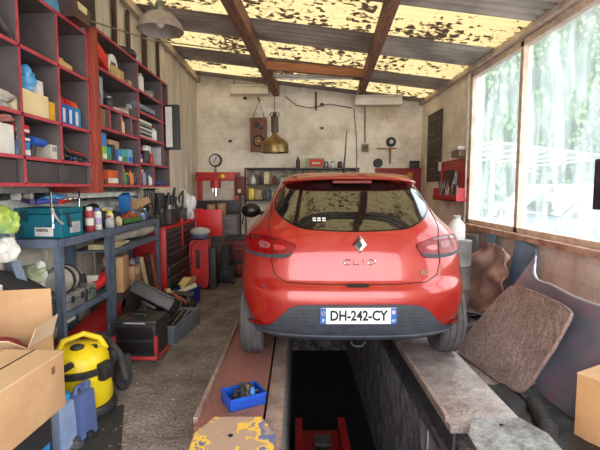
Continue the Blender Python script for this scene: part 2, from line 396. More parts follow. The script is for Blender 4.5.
cpaint = paint()
cglass = mat('tinted_glass', (8, 9, 10), rough=.03, ior=2.0, coat=.6)
cblack = mat('trim_black', (44, 46, 52), (56, 58, 62), 20, .6)
seamm = mat('seam_black', (12, 8, 8), rough=.8)
zs = [.20,.22,.25,.28,.31,.34,.37,.40,.44,.48,.52,.55,.57,.585,.60,.61,.62,.63,.64,.655,.67,.70,.74,.78,.82,.86,.89,.92,.945,.965,.985,1.005,1.025,1.05,1.08,1.11,1.14,1.17,1.20,1.23,1.26,1.29,1.32,1.345,1.365,1.38]
mb = MB(); rings = [ring(z) for z in zs]
top = rings[-1]; yc = (min(p[1] for p in top)+max(p[1] for p in top))/2
for f in (.98, .95, .91, .86, .8, .7, .58, .45, .3, .15, .05):
    rings.append([(p[0]*f, yc+(p[1]-yc)*(f if f > .9 else f), 1.38+.068*(1-f**2.6)) for p in top])
n = len(top); vs = [Vector(p) for r_ in rings for p in r_]; fs = []
for i in range(len(rings)-1):
    for j in range(n): fs.append((i*n+j, i*n+(j+1) % n, (i+1)*n+(j+1) % n, (i+1)*n+j))
fs.append(tuple(range(n))[::-1]); fs.append(tuple(range((len(rings)-1)*n, len(rings)*n)))
mb._add(vs, fs)
body = mb.build('body', [cpaint, cblack], car, True, 1.2)
for p in body.data.polygons:
    if p.center.z < .24: p.material_index = 1
AX1, AX2 = .53, 3.16
for ax in (AX1, AX2):
    for sx in (-1, 1):
        cb = MB(); cb.cyl((sx*.60, ax, .29), (sx*1.1, ax, .29), .355, n=40); c = cb.build('cut', cblack)
        m = body.modifiers.new('arch', 'BOOLEAN'); m.object = c; m.operation = 'DIFFERENCE'; m.solver = 'EXACT'
        c.location = (CARX, CARY, CARZ)
bpy.context.view_layer.update()
me = bpy.data.meshes.new_from_object(body.evaluated_get(bpy.context.evaluated_depsgraph_get()))
body.modifiers.clear(); body.data = me
me.set_sharp_from_angle(angle=1.0)
for o in [o for o in bpy.data.objects if o.name.startswith('cut')]: bpy.data.objects.remove(o)

def densify(pts, d):
    out = []
    for i, a in enumerate(pts):
        b = pts[(i+1) % len(pts)]; L_ = math.hypot(b[0]-a[0], b[1]-a[1]); k_ = max(1, int(L_/d))
        for j in range(k_): out.append((a[0]+(b[0]-a[0])*j/k_, a[1]+(b[1]-a[1])*j/k_))
    return out
def roundpoly(pts, it=2):
    for _ in range(it):
        q = []
        for i, a in enumerate(pts):
            b = pts[(i+1) % len(pts)]
            q += [(a[0]*.8+b[0]*.2, a[1]*.8+b[1]*.2), (a[0]*.2+b[0]*.8, a[1]*.2+b[1]*.8)]
        pts = q
    return pts
def inside(p, poly):
    c = False; j = len(poly)-1
    for i in range(len(poly)):
        if (poly[i][1] > p[1]) != (poly[j][1] > p[1]) and p[0] < (poly[j][0]-poly[i][0])*(p[1]-poly[i][1])/(poly[j][1]-poly[i][1])+poly[i][0]: c = not c
        j = i
    return c
def patch(name, poly, m, off=.006, d=.018, parent=car, rnd=2, depth=.01, fn=rearP):
    poly = densify(roundpoly(poly, rnd), d)
    xs_ = [p[0] for p in poly]; zs_ = [p[1] for p in poly]; pts = [Vector(p) for p in poly]; nb = len(poly)
    x = min(xs_)+d/2
    while x < max(xs_):
        z = min(zs_)+d/2
        while z < max(zs_):
            if inside((x, z), poly) and min((x-a)**2+(z-b)**2 for a, b in poly) > (d*.55)**2: pts.append(Vector((x, z)))
            z += d
        x += d
    V, E_, Fc, ov, _, _ = delaunay_2d_cdt(pts, [(i, (i+1) % nb) for i in range(nb)], [list(range(nb))], 1, 1e-6)
    mb = MB(); base = [fn(v.x, v.y, off) for v in V]; mb._add(base, [tuple(f) for f in Fc])
    bm = mb.bm; bm.verts.ensure_lookup_table()
    be = [e for e in bm.edges if e.is_boundary]
    r = bmesh.ops.extrude_edge_only(bm, edges=be)
    low = {}
    for v in r['geom']:
        if isinstance(v, bmesh.types.BMVert): low[v] = 1
    for v in low: v.co += Vector((-v.co.x*.012, depth, 0))
    return mb.build(name, m, parent, True, .8)
def mirror(poly): return [(-a, b) for a, b in poly][::-1]
# rear window
half = [(0, 1.352), (.28, 1.346), (.47, 1.328), (.545, 1.290), (.585, 1.20), (.578, 1.13), (.50, 1.06), (.38, 1.008), (.18, .994), (0, .990)]
full = half+mirror(half)[1:-1]
rw = patch('rear_window', full, cglass, .004, .03)
patch('window_surround', [(a*1.035, 1.165+(b-1.165)*1.045) for a, b in full], mat('glass_edge_black', (14, 13, 14), rough=.2), .001, .04)
# sticker and wiper stub
st = MB()
for i, z in enumerate((1.07, 1.055)):
    for j in range(3):
        st._add([rearP(-.31+j*.035, z, .006), rearP(-.285+j*.035, z, .006), rearP(-.285+j*.035, z+.01, .006), rearP(-.31+j*.035, z+.01, .006)], [(0, 1, 2, 3)])
st.build('window_sticker', white, rw, False)
# tailgate seam
tg = [(.0, .622), (.30, .624), (.50, .634), (.585, .68), (.607, .76), (.612, .86), (.62, .95), (.64, 1.02), (.625, 1.10), (.628, 1.2), (.60, 1.30), (.565, 1.352)]
def seam(name, line, r=.0035, parent=car, off=.0, m=seamm):
    pts = []
    for a, b in zip(line, line[1:]):
        for i in range(8): pts.append(rearP(a[0]+(b[0]-a[0])*i/8, a[1]+(b[1]-a[1])*i/8, off))
    pts.append(rearP(line[-1][0], line[-1][1], off)); mb = MB(); mb.tube(pts, r, 6); return mb.build(name, m, parent)
seam('tailgate_seam', [(-a, b) for a, b in tg[::-1]]+tg[1:])
# tailgate pressed panel: slight raised crease under the lights, handle notch
patch('release_handle', [(-.09, .628), (.09, .628), (.075, .604), (-.075, .604)], seamm, .004, .02)
# tail lights
tl = [(.812, .940), (.70, .952), (.58, .938), (.425, .893), (.445, .850), (.49, .805), (.62, .795), (.76, .812), (.825, .845), (.838, .895)]
redlens = mat('red_lens', (140, 6, 10), (100, 4, 8), 30, .25)
clearlens = mat('clear_lens', (150, 96, 96), (110, 50, 50), 40, .2)
darkred = mat('dark_red_lens', (90, 10, 14), rough=.15, coat=1)
def taillight(s):
    f = (lambda p: p) if s > 0 else mirror
    g = [(a*s, b) for a, b in tl]
    o = patch('tail_light', f(tl), redlens, .010, .014, rnd=2)
    patch('black_base', f([(.50, .825), (.65, .818), (.78, .83), (.825, .86), (.832, .85), (.825, .835), (.76, .808), (.62, .792), (.49, .80), (.455, .835)]), cblack, .0125, .014, o, 1)
    patch('clear_section', f([(.52, .880), (.59, .89), (.595, .855), (.56, .848), (.50, .862)]), mat('lens_pink', (190, 60, 60), (150, 40, 40), 40, .15, coat=1), .013, .014, o, 1)
    patch('clear_section', f([(.62, .90), (.70, .912), (.70, .865), (.62, .858)]), clearlens, .013, .014, o, 1)
    patch('dark_section', f([(.55, .928), (.67, .942), (.80, .930), (.80, .915), (.66, .925), (.56, .914)]), darkred, .013, .014, o, 1)
    seam('lamp_seam', [(.605*s, .94), (.60*s, .80)], .003, o, .012)
taillight(1); taillight(-1)
# dark lower bumper with ribs
dbm = mat('bumper_dark_plastic', (66, 70, 80), (50, 53, 60), 14, .55)
db = [(0, .49), (.25, .491), (.40, .485), (.47, .468), (.54, .40), (.60, .335), (.66, .305), (.76, .30), (.845, .30), (.83, .262), (.80, .238), (.5, .225), (0, .22)]
lb = patch('lower_bumper', db+mirror(db)[1:-1], dbm, .012, .022, rnd=1, depth=.02)
for s in (1, -1):
    for i in range(5):
        z = .345+i*.026; seam('rib', [(s*.30, z), (s*(.40), z+.003), (s*(.60-.035*i), z-.006)], .0045, lb, .013, m=cblack)
    patch('reflector', [(s*a, b) for a, b in [(.68, .336), (.80, .340), (.815, .318), (.69, .31)]][::s], redlens, .018, .014, rnd=1)
seam('lower_lip', [(-.78, .262), (-.5, .255), (0, .25), (.5, .255), (.78, .262)], .012, lb, .012, m=dbm)
# number plate
pl = MB(); pl.box((.0, -.022, .418), (.525, .012, .112), None, .003); plate = pl.build('number_plate', mat('plate_white', (232, 236, 240), rough=.35), car)
for x in (-.243, .243): b_ = MB(); b_.box((x, -.0285, .418), (.038, .002, .110)); b_.build('blue_band', mat('plate_blue', (20, 96, 176), rough=.4), plate)
plate['label'] = 'white number plate reading DH-242-CY'
t = textmesh('DH-242-CY', .098, .0012, Matrix.Translation((0, -.0295, .418)) @ RX90, .003, .82); t.build('plate_text', mat('ink_black', (16, 16, 20), rough=.5), plate, False)
t = textmesh('F', .034, .001, Matrix.Translation((-.243, -.0302, .385)) @ RX90, .0005); t.build('country_letter', white, plate, False)
st = MB()
for i in range(10):
    a = 2*PI*i/10; st.box((-.243+.012*math.cos(a), -.0302, .437+.012*math.sin(a)), (.004, .001, .004))
st.build('star_ring', mat('plate_yellow', (240, 210, 40)), plate, False)
st = MB(); st.box((.243, -.0302, .445), (.022, .001, .026)); st.build('region_emblem', mat('emblem_rose', (216, 170, 180)), plate, False)
t = textmesh('69', .028, .001, Matrix.Translation((.243, -.0302, .385)) @ RX90); t.build('region_number', white, plate, False)
# diamond emblem: hollow faceted lozenge
em = MB(); cx, cz = .022, .892; y0 = rearY(cx, cz)
def loz(w_, h_, y_): return [Vector((cx, y_, cz+h_)), Vector((cx+w_, y_, cz)), Vector((cx, y_, cz-h_)), Vector((cx-w_, y_, cz))]
o1, m1, i1 = loz(.055, .075, y0-.004), loz(.038, .052, y0-.026), loz(.018, .026, y0-.006)
b1 = loz(.055, .075, y0+.01)
em._add(b1+o1+m1+i1, [(a*4+i, a*4+(i+1) % 4, (a+1)*4+(i+1) % 4, (a+1)*4+i) for a in range(3) for i in range(4)])
eo = em.build('emblem', chrome, car, False)
eb = MB(); eb.prism(loz(.02, .027, y0-.008), (0, .012, 0)); eb.build('emblem_centre', black, eo, False)
# CLIO lettering
for ch, x in (('C', -.066), ('L', -.004), ('I', .044), ('O', .100)):
    y_ = rearY(x, .775)
    Mx = Matrix.Translation((x+.0, y_-.008, .778)) @ Matrix.Rotation(math.radians(-12), 4, 'X') @ RX90
    if ch == 'O' or ch == 'C':
        mbx = MB(); pts = []
        rng = range(0, 24) if ch == 'O' else range(3, 22)
        for i in rng:
            a_ = 2*PI*i/24; pts.append(Vector((x+.028*math.cos(a_), y_-.008, .778+.0185*math.sin(a_))))
        mbx.tube(pts, .0045, 6, closed=(ch == 'O')); mbx.build('letter', chrome, car)
    elif ch == 'L':
        mbx = MB(); mbx.tube([(x-.02, y_-.008, .796), (x-.02, y_-.008, .760), (x+.02, y_-.008, .760)], .0045, 6); mbx.build('letter', chrome, car)
    else:
        mbx = MB(); mbx.tube([(x, y_-.008, .796), (x, y_-.008, .760)], .0045, 6); mbx.build('letter', chrome, car)
t = textmesh('dCi', .046, .003, Matrix.Translation((.485, rearY(.485, .70)-.007, .70)) @ Matrix.Rotation(math.radians(16), 4, 'Z') @ RX90, .001); t.build('badge', chrome, car, False)
# spoiler
sp = MB(); prof = [(-.045, 1.357), (-.075, 1.362), (-.078, 1.370), (-.05, 1.381), (.0, 1.398), (.14, 1.421), (.24, 1.425), (.16, 1.34)]
NU = 40; vs = []
for i in range(NU+1):
    u = -1+2*i/NU; x = .535*u
    for (dy, z) in prof:
        zz = z+.006-.012*abs(u)**4-.014*u*u*(1 if z > 1.38 else .8); vs.append(Vector((x*(1-.05*max(0, (z-1.36)/.06)), rearY(x*.93, 1.345)+dy*(1-.35*abs(u)**4)-.005, zz)))
P = len(prof); sp._add(vs, [(i*P+j, (i+1)*P+j, (i+1)*P+(j+1) % P, i*P+(j+1) % P) for i in range(NU) for j in range(P)]+[tuple(range(P)), tuple(NU*P+j for j in range(P))])
spo = sp.build('spoiler', cpaint, car, True, .9)
bl = MB(); bl.bb(-.15, .15, rearY(0, 1.33)-.05, rearY(0, 1.33)-.0, 1.336, 1.357, .004); bl.build('brake_light', mat('brake_dull', (110, 26, 24), rough=.6), spo)
# antenna
an = MB(); an.tube([(.0, 1.02, 1.44), (.0, .98, 1.50), (.005, .93, 1.62), (.01, .88, 1.80)], [.010, .009, .006, .004], 8); an.lathe([(.03, 0), (.026, .014), (0.008, .024)], (0, 1.02, 1.425)); an.build('antenna', black, car)
# side glass, on both flanks
def sideP(s):
    def f(y, z, off=0):
        # flank surface point by length y and height z
        w, yr = cW(z), cR(z); d = y-yr
        if d < RR: u = max(0, 1-max(0, 1-d/RR)**3)**(1/3); x = w*u
        else: x = w
        yf = smooth(z, ZF, YFR)
        d2 = yf-y
        if d2 < .55: x = min(x, w*max(0, 1-max(0, 1-d2/.55)**3)**(1/3))
        return Vector((s*(x+off), y, z))
    return f
for s in (1, -1):
    q = [(.95, 1.05), (1.55, 1.02), (2.75, 1.0), (2.35, 1.30), (2.0, 1.345), (1.2, 1.345), (.85, 1.27)]
    patch('side_window', q, cglass, .004, .05, rnd=1, fn=sideP(s), depth=0)
    mi = MB(); mi.sphere((s*1.0, 2.45, 1.02), .115, (1.1, .55, .8)); mi.tube([(s*.80, 2.5, .98), (s*.92, 2.47, .99)], .025); mi.build('side_mirror', mat('mirror_black', (26, 26, 28), rough=.3), car)
ws = MB()
def wsf(u, v):
    z = 1.0+.36*v; x = (cW(z)-.06)*(2*u-1); a_ = abs(x)/cW(z); return Vector((x, smooth(z, ZF, YFR)-.55*(1-(1-a_**3)**(1/3))+.006, z))
ws.grid(wsf, 16, 8); ws.build('windscreen', cglass, car)
# wheels
tyrem = mat('tyre_rubber', (62, 58, 60), (84, 78, 78), 18, .85, bump=.3)
def wheel(x, y, s):
    tb = MB(); R_ = .31; wd = .0925
    prof = [(.20, -wd*.86), (.25, -wd), (.285, -wd*.95), (.302, -wd*.8)]
    for g in (-.045, 0, .045): prof += [(R_, g-.014), (R_, g-.008), (R_-.007, g-.006), (R_-.007, g+.006), (R_, g+.008), (R_, g+.014)]
    prof += [(.302, wd*.8), (.285, wd*.95), (.25, wd), (.20, wd*.86)]
    tb.lathe(prof, (0, 0, 0), 'X', 48)
    w_ = thing('w', 'x', 'x'); 
    for k_ in ('label', 'category'): del w_[k_]
    w_.name = 'wheel'; w_.parent = car; w_.location = (x, y, .28)
    tb.build('tyre', tyrem, w_)
    rb = MB(); rb.lathe([(.20, -.07), (.205, .07), (.19, .075), (.185, .04), (.07, .05), (.03, .06), (0, .06)] if s > 0 else [(.20, .07), (.205, -.07), (.19, -.075), (.185, -.04), (.07, -.05), (.03, -.06), (0, -.06)], (0, 0, 0), 'X', 32)
    for i in range(10):
        a_ = 2*PI*i/10; rb.box((s*.055, .115*math.cos(a_), .115*math.sin(a_)), (.02, .15, .03), Matrix.Rotation(a_, 3, 'X'))
    rb.build('rim', steel, w_)
for s in (-1, 1): wheel(s*.775, AX1, s); wheel(s*.775, AX2, s)
# underside bits
ub = MB(); ub.tube([(-.28, .2, .23), (-.28, .9, .25)], .022); ub.tube([(-.28, .75, .235), (-.28, 1.4, .24)], .07); ub.build('exhaust', steel, car)
tb = MB(); tb.box((0, .55, .25), (1.15, .12, .09), None, .03); tb.build('rear_axle', black, car)
ub = MB(); ub.tube([(-.05, -.0, .225), (-.03, -.025, .205), (0, -.025, .20), (.03, -.025, .205), (.05, 0, .225)], .008); ub.build('towing_eye', black, car)
dm = MB()
for a_, b_ in ((-.672, .60), (-.655, .607), (-.664, .588), (-.645, .594)): dm.sphere(rearP(a_, b_, .002), .007, (1.3, .6, .7), 1)
dm.build('bumper_scuff', black, car)

# ------------------------------------------------------------------ runways
rampm = mat('worn_ramp_steel', (190, 166, 154), (112, 88, 80), 6, .5, .35, bump=.4, bscale=30, contrast=.9, detail=9, speck=.25, sscale=70)
rampl = mat('worn_ramp_red', (170, 100, 92), (120, 100, 92), 4, .5, .25, bump=.4, bscale=30, contrast=1.0, detail=9, speck=.25, sscale=70)
def runway(x0, x1, label, m, inner):
    t = thing('lift_runway', label, 'vehicle ramp', ((x0+x1)/2, 2.3, 0), 0, 'pit lift runways')
    w = (x1-x0)/2; mb = MB(); mb.bb(-w, w, 0, 5.6, .125, .17, .004); mb.build('deck', m, t)
    s1 = MB(); s1.bb(-w+.015, -w+.03, 0, 5.6, .0, .125); s1.bb(w-.03, w-.015, 0, 5.6, .0, .125); s1.build('side_beam', dred if inner == 0 else dgrey, t)
    fl = MB(); xi = w if inner > 0 else -w
    fl.bb(xi-.012, xi+.012, .05, 5.5, .16, .20, .003); fl.build('side_flange', rampm, t)
    return t
runway(-.58, -.20, 'runway under the near-side wheels, with red worn paint and blue basket on it', rampl, 0)
runway(.86, 1.29, 'bare grey steel runway beside the leaning rusty floor mat', mat('bare_ramp_steel', (190, 176, 170), (110, 92, 88), 7, .45, .4, bump=.4, bscale=30, contrast=.9, detail=9, speck=.2, sscale=70), -1)
def rail(name, x0, x1, z0, z1, label, m):
    mb = MB(); mb.bb(x0, x1, 1.1, 7.8, z0, z1, .004); return tag(mb.build(name, m), label, 'steel rail')
rail('pit_rail', -.185, -.085, .001, .17, 'red and grey steel beam along the pit edge, beside the blue basket', rampm)
rail('pit_rail', .85, .938, -.07, -.015, 'grey steel rail along the pit edge, beside the bare runway', steel)
# approach flaps
def flap(cx, label, m, dents):
    t = thing('approach_flap', label, 'ramp plate', (cx, 2.33-(.02 if dents else 0), .175), 0)
    w = .215; mb = MB()
    pts = [(-w*1.0, -.55), (-w*1.0, -.12), (-w*.62, .02), (w*.62, .02), (w*1.0, -.12), (w*1.0, -.55)]
    mb.prism([(x, y, .012+y*.09) for x, y in pts], (0, 0, .012))
    for x in ((-.02,) if not dents else ()):
        h = MB(); h.cyl((x, -.14, .008), (x, -.14, .0125), .014); h.build('hole', seamm, t)
    if dents:
        st = mb
        for i in range(7):
            for j in range(8):
                x, y = -.18+i*.06+(j % 2)*.02, -.06-j*.06
                if abs(x) < .19 and not (abs(x) > .13 and y > -.08): st.sphere((x, y, .024+y*.09), .009, (1.4, .8, .8), 1)
        h = MB(); h.cyl((0, -.05, .015), (0, -.05, .0225), .014); h.build('hole', seamm, t)
    mb.build('plate', m, t)
    return t
yb = bpy.data.materials.new('yellow_blue_chipped_paint'); yb.use_nodes = True; nt = yb.node_tree; N = nt.nodes.new; L = nt.links.new
tc = N('ShaderNodeTexCoord'); n = N('ShaderNodeTexNoise'); n.inputs['Scale'].default_value = 8; n.inputs['Detail'].default_value = 10; n.inputs['Roughness'].default_value = .62; L(tc.outputs['Object'], n.inputs['Vector'])
sx_ = N('ShaderNodeSeparateXYZ'); L(tc.outputs['Object'], sx_.inputs[0]); ab = N('ShaderNodeMath'); ab.operation = 'ABSOLUTE'; L(sx_.outputs[0], ab.inputs[0])
ad = N('ShaderNodeMath'); ad.operation = 'MULTIPLY_ADD'; ad.inputs[1].default_value = .9; L(ab.outputs[0], ad.inputs[0]); L(n.outputs['Fac'], ad.inputs[2])
r = N('ShaderNodeValToRGB'); L(ad.outputs[0], r.inputs['Fac']); e = r.color_ramp.elements; r.color_ramp.interpolation = 'CONSTANT'
e[0].position = 0; e[0].color = rgb((170, 142, 122)); e[1].position = .61; e[1].color = rgb((224, 180, 70)); x_ = e.new(.68); x_.color = rgb((92, 104, 146)); x_ = e.new(.76); x_.color = rgb((160, 134, 116)); x_ = e.new(.82); x_.color = rgb((222, 184, 80))
L(r.outputs['Color'], nt.nodes['Principled BSDF'].inputs['Base Color']); nt.nodes['Principled BSDF'].inputs['Roughness'].default_value = .55
flap(-.335, 'chipped yellow and blue painted ramp plate on the runway end', yb, False)
flap(1.13, 'studded bare metal ramp plate on the grey runway end', mat('galvanised', (164, 162, 160), (104, 98, 94), 9, .5, .3, speck=.3, sscale=50), True)
# pit jack down in the pit
t = thing('pit_jack', 'red pit jack low down in the inspection pit', 'jack', (.26, 3.9, -1.36))
mb = MB(); mb.bb(-.28, .28, -.1, .8, 0, .1, .01); mb.bb(-.28, -.2, -.1, .8, .1, .25); mb.bb(.2, .28, -.1, .8, .1, .25); mb.build('base', red, t)
mb = MB(); mb.cyl((0, .3, .1), (0, .3, .2), .09); mb.cyl((0, .3, .2), (0, .3, .26), .045); mb.build('ram', dgrey, t)
mb = MB(); mb.bb(-.08, .08, .22, .38, .26, .30, .01); mb.build('saddle', steel, t)
for x_ in (-.24, .24):
    for y_ in (-.06, .76): mb = MB(); mb.cyl((x_, y_, -.24), (x_, y_, 0), .03); mb.build('leg', dgrey, t)
# ------------------------------------------------------------------ red pigeonhole shelves
SX = -1.65      # front plane of the wall shelves
def shelf_unit(label, y0, y1, rows, verts, back=-1.98):
    """rows: (z, ya, yb); verts: (y, za, zb)"""
    t = thing('wall_shelf', label, 'shelf unit', (SX, y0, rows[0][0]))
    o = Vector((SX, y0, rows[0][0])); zt = max(r_[0] for r_ in rows); zb = min(r_[0] for r_ in rows)
    mb = MB(); mb.bb(-.34, -.325, 0, y1-y0, 0, zt-zb); mb.build('back_panel', shelfgrey, t)
    for z, a, b in rows:
        mb = MB(); mb.bb(-.325, -.004, a-y0, b-y0, z-zb-.009, z-zb+.009); p = mb.build('shelf', shelfgrey, t)
        e = MB(); e.bb(-.004, .004, a-y0, b-y0, z-zb-.011, z-zb+.011); e.build('red_edge', shelfred, p)
    for y, a, b in verts:
        mb = MB(); mb.bb(-.325, -.002, y-y0-.008, y-y0+.008, a-zb+.01, b-zb-.01); p = mb.build('divider', shelfgrey, t)
        e = MB(); e.bb(-.002, .004, y-y0-.009, y-y0+.009, a-zb+.0, b-zb-.0); e.build('red_edge', shelfred, p)
    return t
RA = [1.52, 1.685, 1.945, 2.345, 2.70]
shelf_unit('red-edged grey pigeonhole shelves with blue bag and yellow box, nearer bank', 1.2, 3.50, [(z, 1.2, 3.5) for z in RA],
   [(1.21, 1.52, 2.70), (1.9, 1.52, 2.70), (2.64, 1.52, 2.70), (3.065, 1.685, 2.70), (3.49, 1.52, 2.70)])
RB = [1.52, 1.735, 2.01, 2.20, 2.50, 2.80]; RC = [1.76, 2.04, 2.30, 2.52]
shelf_unit('red-edged grey pigeonhole shelves beyond the brown post, farther bank', 3.63, 5.62,
   [(1.52, 3.63, 5.62), (2.80, 3.63, 5.62)]+[(z, 3.63, 4.58) for z in RB[1:-1]]+[(z, 4.58, 5.62) for z in RC],
   [(3.64, 1.52, 2.8), (4.58, 1.52, 2.80), (5.61, 1.52, 2.80), (5.38, 1.76, 2.80), (4.12, 1.52, 1.735), (3.87, 2.01, 2.20), (4.11, 2.01, 2.20), (4.37, 2.01, 2.20), (5.0, 1.52, 1.76)])
mb = MB(); mb.bb(-1.99, -1.615, 3.515, 3.615, 1.46, 2.76, .004); tag(mb.build('shelf_post', post), 'brown-red timber upright between the two banks of wall shelves', 'post')

def yat(px, py, x=SX-.03): return atX(px, py, x)
def spot(px0, px1, pyb, zrow, x=SX-.04, pyt=None):
    """span along the wall (y0,y1) and height from the photo, on the plane of the items' faces"""
    a = atX(px0, pyb, x); b = atX(px1, pyb, x)
    h = None
    if pyt is not None:
        m = atX((px0+px1)/2, pyt, x); h = m.z-zrow
    return a.y, b.y, h
def carton(label, cat, x, y0, y1, z, h, m, band=None, d=.2, group=None, name='carton', lab=None, tilt=0):
    """box on a shelf facing +X, with printed band/label part"""
    t = thing(name, label, cat, (x-d/2, (y0+y1)/2, z), tilt, group)
    w = (y1-y0)-.006; mb = MB(); mb.bb(-d/2, d/2, -w/2, w/2, 0.001, h, .003); bdy = mb.build('box', m, t)
    fl = MB(); fl.bb(-d/2-.001, d/2+.001, -.003, .003, h-.001, h+.0015); fl.build('lid_seam', dgrey if m != white else lgrey, t)
    if band:
        b_ = MB(); b_.bb(d/2, d/2+.0015, -w/2+.002, w/2-.002, h*.12, h*.45); b_.build('printed_band', band, t)
    if lab:
        b_ = MB(); b_.bb(d/2, d/2+.0017, -w*.28, w*.3, h*.55, h*.86); b_.build('paper_label', lab, t)
    return t
def can(label, cat, x, y, z, r, h, m, cap, group=None, name='spray_can', band=None):
    t = thing(name, label, cat, (x, y, z), 0, group)
    mb = MB(); mb.lathe([(r*.9, 0), (r, .006), (r, h*.78), (r*.93, h*.82), (r*.62, h*.86)], n=16); mb.build('can', m, t)
    c = MB(); c.lathe([(r*.72, h*.84), (r*.72, h*.97), (r*.6, h), (0, h)], n=14); c.build('cap', cap, t)
    if band: b_ = MB(); b_.lathe([(r*1.01, h*.25), (r*1.01, h*.55)], n=16); b_.build('label_band', band, t)
    return t
def bottle(label, cat, x, y, z, r, h, m, cap, group=None, name='bottle', sq=1.0):
    t = thing(name, label, cat, (x, y, z), 0, group)
    mb = MB(); mb.lathe([(r*.85, 0), (r, .012), (r, h*.6), (r*.85, h*.72), (r*.35, h*.84), (r*.32, h*.9)], n=16)
    for v in mb.bm.verts: v.co.y *= sq
    mb.build('bottle_body', m, t)
    c = MB(); c.lathe([(r*.4, h*.88), (r*.4, h), (0, h)], n=12); c.build('cap', cap, t)
    return t
def heap(name, label, cat, loc, size, m, n=9, rz=0, seed=0, group=None):
    """crumpled soft thing: rag, bag"""
    mb = MB(); mb.sphere((0, 0, 0), .5, (1, 1, 1), 4)
    rnd = Vector((seed*3.1, seed*1.7, seed))
    for v in mb.bm.verts:
        v.co += v.co.normalized()*(noise.noise(v.co*3+rnd)*.22+noise.noise(v.co*9+rnd)*.09)
        v.co = Vector((v.co.x*size[0], v.co.y*size[1], max(0, v.co.z+.42)*size[2]))
    o = mb.build(name, m, None, True, 1.0); return tag(o, label, cat, group, None, loc, rz)

# --- nearer bank contents
before = set(bpy.data.objects)
y0, y1, _ = spot(24, 43, 95, 1.945)
heap('plastic_bag', 'crumpled bright blue plastic bag standing on the pale long box', 'bag', (-1.80, 2.76, 2.115), (.2, .22, .20), mat('blue_film', (40, 130, 210), (120, 190, 235), 9, .3), seed=2)
mb = MB(); t = carton('long cream box under the blue plastic bag on the shelf', 'box', -1.68, 2.60, 2.90, 1.956, .155, mat('cream_card', (226, 206, 160), (210, 190, 144), 3, .8), None, .22)
carton('small yellow box beside the long cream box', 'box', -1.68, 2.905, 2.985, 1.956, .13, C(236, 180, 40), None, .2, lab=None)
carton('small white carton on top of the long cream box', 'box', -1.70, 2.80, 2.88, 2.115, .09, white, None, .12)
can('slim white and lilac spray can beside the binders', 'spray can', -1.70, 3.035, 1.956, .022, .22, white, C(150, 150, 220))
for i, (y, w_, c_, tc_) in enumerate(((3.10, .075, (40, 86, 180), 'blue-and-white booklet box with red top, next to the slim can'), (3.19, .075, (50, 110, 200), 'blue booklet box with red top, in the middle of three'), (3.285, .09, (30, 140, 200), 'light blue booklet box with orange top, nearest the brown post'))):
    t = thing('booklet_box', tc_, 'box', (-1.78, y, 1.956), 0, 'blue boxes on the nearer shelves')
    m_ = C(*c_); mb = MB(); mb.bb(-.1, .1, -w_/2, w_/2, 0, .15, .004); mb.build('box', m_, t)
    mb = MB(); mb.prism([(-.09, -w_/2+.005, .15), (.09, -w_/2+.005, .15), (.07, -w_/2+.005, .20), (-.09, -w_/2+.005, .24)], (0, w_-.01, 0)); mb.build('red_flap', red if i < 2 else C(226, 80, 40), t)
    mb = MB(); mb.bb(.1, .102, -w_/2+.008, 0, .02, .12); mb.build('white_label', white, t)
# wooden block on upper row, long chrome tube at the far upper row
t = thing('wooden_block', 'small pale wooden offcuts alone on the upper nearer shelf', 'wood', (-1.78, 3.13, 2.356), .1)
mb = MB(); mb.bb(-.1, .1, -.11, .12, 0, .055, .003); mb.build('lower_block', mat('pale_pine', (210, 176, 120), (186, 150, 96), 5, .7), t)
mb = MB(); mb.box((.02, .0, .075), (.05, .2, .035), Matrix.Rotation(.12, 3, 'X')); mb.build('upper_stick', mat('pale_pine', (0, 0, 0)), t)
t = thing('polished_trim', 'long polished metal trim leaning on the top shelf near the picture edge', 'trim strip', (-1.68, 2.42, 2.356))
mb = MB(); mb.tube([(0, -.5, .27), (0, -.1, .14), (0, .08, .04), (-.01, .12, .02)], [.02, .024, .026, .02], 10); mb.build('strip', steel, t)
mb = MB(); mb.sphere((-.01, .125, .035), .028); mb.build('end_cap', black, t)
# lower rows of nearer bank
heap('rag', 'long grey-white rag lying along the shelf edge', 'rag', (-1.74, 2.36, 1.956), (.22, .34, .12), mat('rag_grey', (186, 178, 170), (140, 130, 124), 8, .9), seed=4)
mb = MB(); mb.lathe([(.03, 0), (.035, .02), (.035, .07), (.02, .09), (.0, .09)], n=14); tag(mb.build('white_pot', cream), 'small cream pot beside the grey rag', 'pot', loc=(-1.7, 2.53, 1.956))
carton('tall white carton at the near end of the busy shelf row', 'box', -1.68, 2.30, 2.52, 1.696, .175, white, None, .2, lab=None)
heap('red_rag', 'pale pink rag piled on top of the tall white carton', 'rag', (-1.76, 2.40, 1.872), (.2, .22, .06), mat('pink_rag', (190, 130, 124), (160, 100, 96), 8, .9), seed=5)
for y, z, h, m_, b_, lab in ((2.61, 1.696, .09, lblue, white, 'blue and white small box at the bottom of the part-box stack'), (2.61, 1.788, .05, black, white, 'flat black and white box, middle of the part-box stack'), (2.61, 1.84, .05, red, white, 'flat red and white box, topmost of the part-box stack')):
    carton(lab, 'box', -1.685, y-.07, y+.07, z, h, m_, b_, .2, 'part boxes stacked on the nearer shelf')
carton('white box with grey label behind the blue gun', 'box', -1.80, 2.70, 2.84, 1.696, .17, white, None, .12, lab=grey)
def gun(label, loc, m, rz=0):
    t = thing('air_gun', label, 'power tool', loc, rz); mb = MB(); mb.tube([(0, -.08, .10), (0, .06, .10)], [.032, .028], 12); mb.tube([(0, .06, .1), (0, .10, .1)], .012); mb.build('barrel', m, t)
    mb = MB(); mb.tube([(0, -.05, .09), (0, -.07, 0.0)], [.022, .02], 10); mb.build('grip', black, t); return t
gun('blue air gun lying before the white labelled box', (-1.70, 2.78, 1.70), blue)
